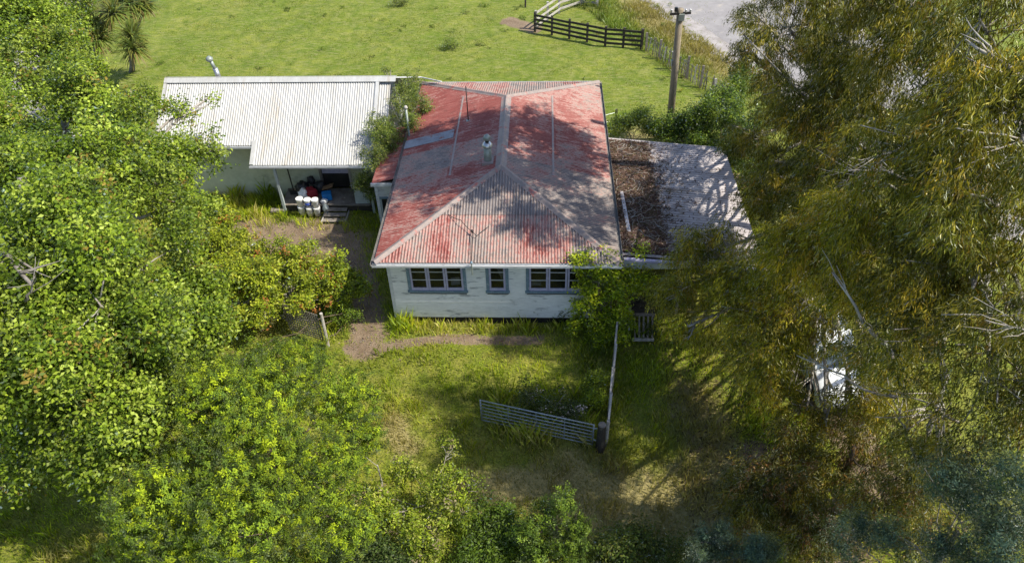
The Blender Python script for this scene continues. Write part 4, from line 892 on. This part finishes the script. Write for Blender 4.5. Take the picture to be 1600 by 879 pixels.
# rounded fine-leaved bush tree, lower left
SOFT = [(.07, .11, .018), (.11, .165, .016), (.17, .235, .014), (.26, .32, .014)]
D_c = CL([(410, 625, 4.3, 1.35), (525, 635, 3.1, .95), (310, 640, 3.9, 1.1), (245, 700, 3.7, 1.0), (370, 740, 4.6, 1.25), (490, 740, 3.7, 1.15), (275, 800, 4.0, 1.15), (420, 850, 4.3, 1.3), (185, 740, 3.2, .85), (215, 860, 2.6, .6), (530, 820, 2.6, .8), (450, 575, 3.3, .8), (340, 890, 3.7, 1.1), (560, 700, 2.6, .6)], .85)
tree('wattle_tree', 'dense rounded fine-leaved green tree filling the lower left foreground', 'tree', (-1.9, -7.0, 0), (-1.7, -7.3, 3.6), .2, D_c, 230000, .065, .030, 'needle', SOFT, 'bark_brown', 8, twigs=4, twig_n=30, twig_s=.07, shell=.9, stems=4, sub=9, subf=.60, lumpgold=0, mat='softleaf', rough=.12)
# yellow-green shrubs
YEL = [(.09, .13, .010), (.16, .205, .012), (.24, .285, .016), (.30, .32, .03)]
tree('berry_shrub', 'sprawling yellow-green shrub with reddish tips over the trellis', 'shrub', (-3.6, .7, 0), (-3.5, .8, 1.2), .07, CL([(450, 400, 1.7, .7), (520, 420, 1.6, .6), (565, 445, 1.0, .4), (430, 435, 1.7, .85), (500, 445, 1.4, .75), (480, 400, 1.5, .55), (548, 440, 1.2, .5), (415, 490, 1.3, .5), (470, 478, 1.5, .4), (530, 470, .9, .45), (400, 400, 1.5, .5)], .8), 30000, .10, .06, 'broad', YEL, 'bark_pale', 12, twigs=9, tipcol=((.30, .12, .03), .03), twig_s=.10, stems=5)
tree('berry_shrub', 'second yellow-green shrub spreading left towards the big tree', 'shrub', (-5.8, .6, 0), (-5.6, .8, 1.3), .07, CL([(365, 440, 1.7, .8), (335, 395, 1.8, .8), (345, 350, 1.6, .7), (380, 375, 1.3, .5), (320, 480, 1.6, .7), (360, 500, 1.2, .5)], .8), 26000, .10, .06, 'broad', YEL, 'bark_pale', 13, twigs=8, tipcol=((.28, .13, .03), .05), twig_s=.10, stems=5)
tree('low_shrub', 'low dark green shrub beneath the trellis end', 'shrub', (-1.5, .2, 0), (-1.5, .2, .5), .03, CL([(540, 490, .5, .5), (420, 545, .5, .5), (500, 560, .3, .3), (370, 560, .8, .7)], .7), 5000, .08, .045, 'broad', GREEN[:3], 'bark_brown', 14, twigs=3, twig_s=.10)
# shrub between the two houses
tree('gap_shrub', 'tall olive shrub squeezed between the white shed and red roof', 'shrub', (-.95, 8.4, 0), (-.75, 8.8, 3.1), .06, CL([(640, 150, 3.5, .55), (628, 185, 3.5, .6), (600, 215, 3.1, .6), (585, 245, 2.9, .45), (640, 120, 3.7, .45, .7), (622, 230, 2.8, .5), (610, 110, 3.5, .3, .35), (572, 285, 1.6, .45), (652, 165, 3.5, .5), (590, 200, 3, .5), (585, 300, 1.2, .35)], 1.1), 30000, .075, .03, 'broad', [(.05, .08, .012), (.09, .13, .018), (.14, .18, .025), (.22, .24, .05)], 'bark_pale', 15, twigs=8, twig_s=.09, stems=3)
# climber at the cottage corner
tree('climbing_shrub', 'lush bright shrub climbing the right front corner of the cottage', 'shrub', (7.6, -.2, 0), (7.3, -.1, 2.3), .06, CL([(905, 400, 3.0, .36), (922, 430, 2.4, .48), (950, 415, 2.6, .42), (915, 470, 1.5, .45), (958, 445, 1.9, .5), (940, 505, .8, .5), (985, 450, 1.6, .48), (975, 500, .9, .5), (900, 500, .7, .3), (1000, 400, 2.4, .35), (1000, 430, 2.0, .4)], 1.1), 17000, .11, .055, 'broad', [(.09, .14, .008), (.18, .25, .010), (.30, .37, .012), (.42, .45, .018)], 'bark_brown', 16, twigs=5, twig_s=.11, stems=3)
# hedge shrubs behind the carport
DG = [(.035, .065, .010), (.06, .105, .012), (.10, .155, .014), (.16, .21, .018)]
tree('hedge_shrub', 'light green low shrub at the left end of the back hedge', 'shrub', (9.5, 11.6, 0), (9.6, 11.6, .8), .05, CL([(972, 195, .8, .5), (1000, 190, 1.0, .6), (1020, 205, .9, .5)], .9), 9000, .09, .04, 'broad', DG[1:]+[(.14, .18, .02)], 'bark_brown', 17, twigs=4, stems=4)
tree('hedge_shrub', 'dark green middle shrub of the hedge behind the carport', 'shrub', (11.6, 10.3, 0), (11.6, 10.4, 1.4), .07, CL([(1045, 210, 1.2, .8), (1085, 200, 1.6, .9), (1100, 230, 1.4, .7)], .9), 16000, .10, .05, 'broad', DG, 'bark_brown', 18, twigs=4, stems=4)
tree('hedge_shrub', 'tall dark shrub at the right end of the hedge by the road', 'shrub', (13.6, 11.5, 0), (13.7, 11.4, 2.6), .08, CL([(1135, 150, 2.4, .9), (1125, 185, 2.2, .9), (1160, 210, 2.4, 1.1), (1150, 250, 1.8, .9), (1170, 120, 2.6, .8), (1185, 280, 2.0, .9)], 1.0), 26000, .11, .055, 'broad', DG, 'bark_brown', 19, twigs=4, stems=4)
# lower edge shrubs
tree('sparse_shrub', 'open twiggy yellow-green shrub at the bottom centre left', 'shrub', (2.6, -7.4, 0), (2.6, -7.5, 1.3), .04, CL([(640, 735, 1.5, .45, .8), (700, 700, 1.4, .35, .5), (690, 770, 1.5, .6, .8), (625, 800, 1.3, .6), (725, 800, 1.2, .45), (660, 840, 1.1, .6), (740, 760, 1.2, .3, .6), (585, 780, 1.2, .5)], .9), 13000, .08, .045, 'broad', [(.09, .13, .01), (.15, .20, .014), (.23, .28, .02), (.30, .31, .06)], 'bark_pale', 21, twigs=12, twig_s=.10, tipcol=((.25, .2, .12), .05), stems=6)
tree('rounded_shrub', 'compact rounded green shrub at the bottom centre', 'shrub', (5.9, -7.8, 0), (5.9, -7.9, 1.4), .06, CL([(868, 785, 2.0, .5), (860, 825, 1.6, .65), (895, 850, 1.3, .55), (825, 850, 1.2, .5), (870, 880, 1.0, .7)], 1.0), 22000, .07, .03, 'needle', [(.06, .10, .014), (.10, .155, .018), (.15, .21, .02)], 'bark_brown', 22, twigs=3, twig_s=.09, shell=.6, stems=4)
tree('low_shrub', 'low bright green shrub left of the rounded bush at the bottom', 'shrub', (4.4, -7.6, 0), (4.4, -7.6, .7), .03, CL([(770, 800, .7, .45), (780, 850, .7, .5), (745, 870, .8, .5)], .8), 9000, .09, .04, 'broad', [(.05, .09, .01), (.08, .13, .012), (.10, .15, .014)], 'bark_brown', 23, twigs=3)
tree('low_shrub', 'shaded low scrub right of the rounded bush along the bottom edge', 'shrub', (7.6, -8.5, 0), (7.6, -8.5, .6), .03, CL([(950, 860, .6, .5), (1000, 850, .6, .45), (1050, 870, .7, .5)], .8), 8000, .09, .04, 'broad', [(.04, .065, .01), (.07, .10, .014), (.10, .11, .02)], 'bark_brown', 24, twigs=3)
tree('low_shrub', 'dark low scrub between the rounded tree and the twiggy shrub', 'shrub', (1.1, -8.4, 0), (1.1, -8.4, .9), .04, CL([(560, 850, 1.0, .6), (580, 810, .9, .5), (620, 870, 1.0, .5)], .8), 10000, .08, .04, 'broad', [(.03, .05, .012), (.05, .08, .014), (.08, .10, .03)], 'bark_brown', 25, twigs=4)
tree('rose_shrub', 'thin rambling shrub with pale flowers behind the farm gate', 'shrub', (5.8, -3.6, 0), (5.8, -3.6, .6), .02, CL([(820, 610, .6, .5, .6), (870, 630, .6, .55, .6), (900, 645, .5, .4, .6)], .8), 4200, .06, .035, 'broad', [(.03, .045, .01), (.05, .075, .012), (.08, .10, .02)], 'bark_pale', 26, twigs=10, tipcol=((.55, .45, .42), .05), twig_s=.09, twig_n=12)
tree('low_shrub', 'small bright yellow-green bush beside the yard fence', 'shrub', (7.2, -3.0, 0), (7.2, -3.0, .5), .02, CL([(930, 595, .6, .35, .8), (920, 620, .5, .4, .8)], .9), 2600, .075, .04, 'broad', YEL[:3], 'bark_pale', 27, twigs=5, twig_s=.1)

# gum trees on the right
EUC_ = EUC = [(.042, .050, .008), (.070, .078, .010), (.11, .115, .014), (.175, .165, .018), (.30, .25, .035)]
tip = ((.24, .15, .02), .04)
E1 = CL([(1290, 90, 7, 1.1), (1175, 20, 6.6, .8), (1300, 10, 8, 1.2), (1182, 90, 6.2, .9), (1172, 215, 4.6, .8), (1195, 275, 4.8, 1.0), (1240, 310, 5.2, 1.1), (1230, 40, 7.5, 1.4), (1200, 150, 6, 1.05), (1262, 140, 7.5, 1.4), (1340, 70, 9, 1.5), (1350, 215, 8, 1.5), (1255, 255, 6, 1.3), (1440, 120, 10.5, 1.5), (1212, 325, 5, 1.1), (1330, 320, 7, 1.4), (1430, 10, 11, 1.5), (1290, 190, 7, 1.2), (1400, 240, 8, 1.2)]) 
E1B = [(13.5, 2.6, 12.8, 1.3, 1.3, 1, .9), (14.4, 4.3, 12.5, 1.3, 1.3, 1, .8), (13.6, .5, 12.6, 1.0, 1.0, .8, .8), (7.6, 3.6, 12.4, 1.0, 1.0, .8, 1), (8.8, 5.2, 13.4, 1.1, 1.1, .8, 1.1), (10.4, 3.2, 12.6, 1.1, 1.1, .9, 1), (9.0, 2.4, 13.4, .8, .8, .6, .8), (10.4, 6.2, 13, 1.0, 1.0, .9, 1), (8.2, 5.0, 12.8, 1.2, 1.2, .9, 1.2), (9.6, 3.8, 12.8, 1.3, 1.3, .9, 1), (9.4, 5.7, 13, 1.2, 1.2, .9, 1.2), (8.1, 5.8, 13, .8, .8, .7, 1), (10.9, 5.6, 12.6, 1.4, 1.4, 1, 1), (11.3, 2.4, 13, 1.2, 1.2, .9, .9), (12.6, 4.6, 13.2, 1.3, 1.3, 1, .8), (9.7, 1.6, 13.2, .8, .8, .6, .7), (13.2, 6.9, 12.4, 1.5, 1.5, 1.2, .8), (12.3, .4, 13, 1.0, 1.0, .8, .7)]
tree('gum_tree', 'highest gum tree whose crown overhangs the cottage roof above the frame', 'tree', (17.4, 6.0, 0), (14.6, 5.0, 12.4), .36, E1B, 75000, .20, .055, 'hang', EUC_, 'bark_pale', 37, 'eucleaf', twigs=8, twr=.008, sub=7, subf=.5, group='gum trees on the right', twig_n=30, twig_s=.13, shell=.15, limb_r=.13)
tree('gum_tree', 'tall olive gum tree at upper right with drooping foliage', 'tree', (16.8, 9, 0), (15.0, 7.5, 12.5), .42, E1, 165000, .155, .023, 'hang', EUC, 'bark_pale', 31, 'eucleaf', twigs=14, twr=.013, sub=8, subf=.38, group='gum trees on the right', tipcol=tip, twig_n=40, twig_s=.12, shell=.3, limb_r=.32,
     extra=[(at(1460, 270, 9.2), at(1300, 265, 8.6), .05, .02), (at(1445, 290, 9.2), at(1350, 255, 8.8), .05, .02), (at(1400, 295, 8.6), at(1300, 250, 8.6), .035, .015), (at(1415, 225, 9.4), at(1330, 262, 8.8), .04, .015), (at(1340, 60, 9.6), at(1330, 10, 10.2), .05, .02), (at(1400, 355, 8), at(1350, 380, 7.8), .03, .012)])
E2 = CL([(1500, 230, 11, 1.5), (1570, 110, 12.4, 1.3), (1450, 310, 9.8, 1.5), (1560, 330, 10.6, 1.5), (1530, 30, 13, 1.2), (1410, 410, 8.5, 1.4), (1520, 450, 9.2, 1.5), (1590, 500, 9.2, 1.3), (1450, 530, 7.5, 1.2), (1545, 590, 7.8, 1.2), (1450, 680, 5.4, 1.0), (1600, 220, 12, 1.3), (1610, 640, 7, 1.0)])
tree('gum_tree', 'gum tree nearest the right edge with pale bare limbs', 'tree', (18.2, -1.0, 0), (17.0, -2.5, 11.8), .40, E2, 110000, .14, .021, 'hang', EUC, 'bark_pale', 32, 'eucleaf', twigs=14, twr=.012, sub=8, subf=.38, group='gum trees on the right', tipcol=tip, twig_n=40, twig_s=.12, shell=.3, limb_r=.3,
     extra=[(at(1680, 185, 12.2), at(1508, 62, 12.9), .13, .045), (at(1540, 190, 11.2), at(1425, 130, 11.6), .07, .03), (at(1395, 560, 7.4), at(1300, 425, 8.6), .08, .03), (at(1500, 660, 6.0), at(1400, 608, 6.0), .05, .02), (at(1435, 730, 5.0), at(1400, 612, 5.6), .05, .025), (at(1640, 530, 9.6), at(1540, 500, 10.0), .035, .02), (at(1400, 620, 5.8), at(1245, 555, 5.6), .05, .02)])
E3 = CL([(1100, 400, 3.7, .95), (1062, 450, 3.0, .75), (1130, 460, 3.6, 1.05), (1185, 410, 4.8, 1.1), (1255, 400, 7, 1.2), (1190, 520, 4, 1.0), (1330, 400, 8, 1.3), (1130, 385, 4.1, .8), (1350, 470, 5.5, .7, .6), (1285, 470, 5, .6, .7), (1300, 530, 4.6, .45, .6), (1345, 545, 4.5, .5, .8), (1350, 610, 3.5, .55), (1258, 530, 4, .6), (1300, 495, 4.2, .5), (1290, 660, 2.2, .5), (1260, 640, 2, .6, .7), (1330, 640, 2.6, .5, .6), (1230, 480, 4.5, .8, .8), (1180, 590, 2.4, .8, .8), (1370, 580, 3.5, .9, .8), (1400, 520, 5.5, 1.0), (1235, 600, 2, .6, .8), (1075, 510, 2.6, .6, .7)]) \
   + [(11.5, 3.6, 9.0, 1.1, 1.1, 1.0, .0)]
tree('gum_tree', 'gum tree with a low limb sweeping over the carport corner', 'tree', (16.4, 3.2, 0), (14.8, 2.4, 8.0), .34, E3, 110000, .15, .022, 'hang', [(.07, .08, .008), (.12, .13, .010), (.20, .20, .014), (.30, .26, .018), (.40, .32, .03)], 'bark_pale', 33, 'eucleaf', twigs=12, twr=.011, sub=8, subf=.38, group='gum trees on the right', tipcol=((.26, .17, .02), .04), twig_n=44, twig_s=.14, shell=.35, limb_r=.3,
     extra=[(at(1250, 530, 3.6), at(1175, 480, 4.2), .06, .03), (at(1400, 330, 7), at(1300, 270, 7), .05, .02)])
E4 = CL([(1450, 740, 3, .8, .7), (1270, 830, 1.8, .8, .8), (1400, 830, 2.5, .7, .7), (1215, 690, 1.8, .8, .8), (1260, 760, 2.0, .9), (1330, 720, 2.5, .9), (1190, 800, 1.8, .8), (1390, 770, 3.5, .9), (1340, 640, 2, .7, .7), (1200, 740, 1.5, .7)])
tree('young_gum_tree', 'brownish low gum growth near the bottom right', 'tree', (13.6, -6.9, 0), (13.2, -7, 3.0), .14, E4, 60000, .14, .024, 'hang', [(.05, .06, .010), (.085, .09, .014), (.13, .125, .018), (.19, .15, .02)], 'bark_brown', 34, 'eucleaf', twigs=8, tipcol=((.20, .10, .03), .10), twig_n=36, twig_s=.11, shell=.3, limb_r=.4)
BW = [(.03, .06, .045), (.045, .08, .058), (.06, .095, .058), (.085, .12, .05)]
E5 = CL([(1540, 720, 6.4, .75), (1580, 790, 6.6, .8), (1500, 810, 6.2, .75), (1430, 850, 5.6, .65), (1590, 860, 6.6, .8), (1340, 850, 4.8, .55), (1480, 740, 5.8, .5)])
tree('silver_wattle', 'blue-green feathery wattle in the bottom right corner', 'tree', (13.8, -10.6, 0), (13.2, -10.8, 5.6), .12, E5, 52000, .07, .016, 'needle', BW, 'bark_grey', 35, twigs=5, twig_n=30, twig_s=.12, shell=.4)
E6 = CL([(1125, 838, 2.6, .5), (1180, 865, 2.6, .5), (1090, 872, 2.4, .35)])
tree('silver_wattle', 'smaller blue-green wattle at the bottom edge right of centre', 'tree', (9.6, -9.4, 0), (9.5, -9.5, 2.3), .08, E6, 20000, .07, .016, 'needle', BW, 'bark_grey', 36, twigs=5, twig_n=30, twig_s=.11, shell=.4)
# fallen pale limbs lying on the ground, lower right and by the trellis
fb = thing('fallen_branch', 'bleached fallen branch in the undergrowth at lower right', 'branch', at(1350, 810, .4)); m_ = MB(); rr = random.Random(4)
pts = limb(m_, at(1290, 780, 1.6), at(1390, 818, 1.6), .07, .03, .15, 6, 7, rr); m_.build('main_limb', 'bark_pale', fb, True); m_ = MB()
for q in range(9): s_ = pts[rr.randrange(1, 6)]; limb(m_, s_, s_+Vector((rr.gauss(0, .35), rr.gauss(-.1, .35), rr.gauss(0, .15))), .025, .008, .2, 3, 5, rr)
m_.build('side_twigs', 'bark_pale', fb, True)
ds = thing('dead_brush', 'tangle of grey dead sticks beneath the yellow-green shrub', 'brushwood', at(410, 480, .2)); m_ = MB()
for q in range(60):
    p = at(rr.uniform(385, 450), rr.uniform(450, 500), .5); limb(m_, p, p+Vector((rr.gauss(0, .45), rr.gauss(0, .3), rr.gauss(0, .25))), .018, .006, .2, 3, 4, rr)
m_.build('stick_pile', 'bark_pale', ds, True)
# weeds along walls and fences
for (px, py, lb, sc) in ((845, 487, 'dark spiky weed against the front weatherboards', .55), (875, 492, 'smaller weed beside the spiky one at the cottage wall', .35), (1015, 520, 'pale leafy weed beside the slatted ramp', .35)):
    p = at(px, py+6, 0); t = thing('tall_weed', lb, 'weed', p); crown('leaves', [(p.x, p.y-.05, sc*.8, .22, .18, sc)], 420, .14, .03, 'needle', [(.03, .05, .01), (.06, .09, .015), (.09, .10, .03)], t, twig_n=14, twig_s=.12, seed=int(px)); limb(m2 := MB(), (p.x, p.y, 0), (p.x, p.y, sc*1.3), .012, .005, .1, 4, 4); m2.build('stem', 'bark_brown', t)

# cabbage trees, top left
def rosette(c, n, ln, seed, parent):
    R = np.random.RandomState(seed); Vs = []; cs = []
    for k in range(n):
        a = R.uniform(0, 6.283); el = R.uniform(-.55, 1.35); d = np.array([math.cos(a)*math.cos(el), math.sin(a)*math.cos(el), math.sin(el)]); s = unit(np.cross(d, [0, 0, 1]))*.036
        L_ = ln*R.uniform(.75, 1.1); p = np.array(c)+d*.06; prev = p; dd = d.copy(); w0 = .7
        old = el < -.15; col = np.array([.20, .15, .06] if old and R.rand() < .6 else [.10+R.rand()*.06, .13+R.rand()*.05, .03])*R.uniform(.7, 1.3)
        for q in range(3):
            dd = unit(dd+[0, 0, -.2*(q+.3)]); nx_ = prev+dd*L_/3; w1 = (1.0, .75, .08)[q]
            Vs.append([prev-s*w0, prev+s*w0, nx_+s*w1, nx_-s*w1]); cs.append(col); prev = nx_; w0 = w1
    return arr_mesh('leaf_head', np.array(Vs), None, np.array(cs), 'leaf', parent)
for gi, (base, heads, lb) in enumerate((((at(150, 95, 0)), [(138, 10, 4.4), (118, 30, 4.1), (155, 62, 3.2), (108, -8, 4.6), (170, -12, 4.6), (178, 22, 4.3), (148, 40, 3.6)], 'spiky cabbage tree behind the left broadleaf trees, left of a pair'), ((at(205, 110, 0)), [(207, 58, 3.4), (203, 8, 4.3), (226, 8, 4.1), (210, 78, 3.0), (185, -8, 4.5)], 'right-hand spiky cabbage tree standing against the paddock'))):
    t = thing('cabbage_tree', lb, 'tree', base, 'cabbage trees by the paddock'); tm = MB(); rr = random.Random(gi)
    hp = [at(*h) for h in heads]; mid = base.lerp(sum(hp, Vector())/len(hp), .55); limb(tm, base+Vector((0, 0, -.1)), mid, .16, .12, .05, 5, 9, rr)
    for h in hp: limb(tm, mid, h, .09, .06, .08, 4, 7, rr)
    tm.build('trunk', 'bark_grey', t, True)
    for k, h in enumerate(hp): rosette(h, 190, 1.05, 50+gi*10+k, t)
# small tufts out in the paddock
for k, (px, py, lb) in enumerate(((705, 75, 'dark green weed clump in the middle of the paddock'), (625, 8, 'pale dry tussock at the top of the paddock'), (915, 8, 'leafy bush behind the top end of the rail fence'))):
    p = at(px, py, 0); t = thing('paddock_weed', lb, 'weed', p); crown('leaves', [(p.x, p.y, .18, .55 if k < 2 else .9, .3 if k < 2 else .6, .2 if k < 2 else .7)], 900 if k < 2 else 2600, .12, .03, 'needle', [(.10, .15, .02), (.14, .18, .03), (.18, .19, .06)], t, twig_n=14, seed=k+70)
# scattered small weeds in the pasture and stones on the bare dirt
R_ = np.random.RandomState(5); tus = []
for k in range(70): tus.append((R_.uniform(-20, 14), R_.uniform(14, 33), .05, R_.uniform(.08, .3), R_.uniform(.06, .2), .05))
o, _, _ = crown('pasture_weeds', tus, 9000, .09, .03, 'broad', [(.07, .12, .015), (.10, .15, .02), (.22, .22, .07)], None, 'grassblade', 12, .05, .2, 77)
tag(o, None, None, None, 'stuff')
pm = MB(); npb = 0
while npb < 520:
    x, y = random.uniform(-8, 6), random.uniform(-1.8, 6.8)
    if seg_w(np.array([x]), np.array([y]), YARD_DIRT)[0] < .55: continue
    s = random.uniform(.01, .03); pm.obox(x, y, float(gz(x, y))-.05+s*.3, s*2, s*1.6, s, Matrix.Rotation(random.uniform(0, 3), 3, 'Z') @ Matrix.Rotation(random.uniform(-.4, .4), 3, 'X')); npb += 1
tag(pm.build('loose_stones', 'stone'), None, None, None, 'stuff')
scatter_litter('yard_leaf_litter', 1500, lambda n: RS.uniform(-7.5, 6, n), lambda n: RS.uniform(-1.6, 6.2, n), lambda x, y: gz(x, y)-.04, 'dead leaves blown over the dirt yard', LP, .07, .03)
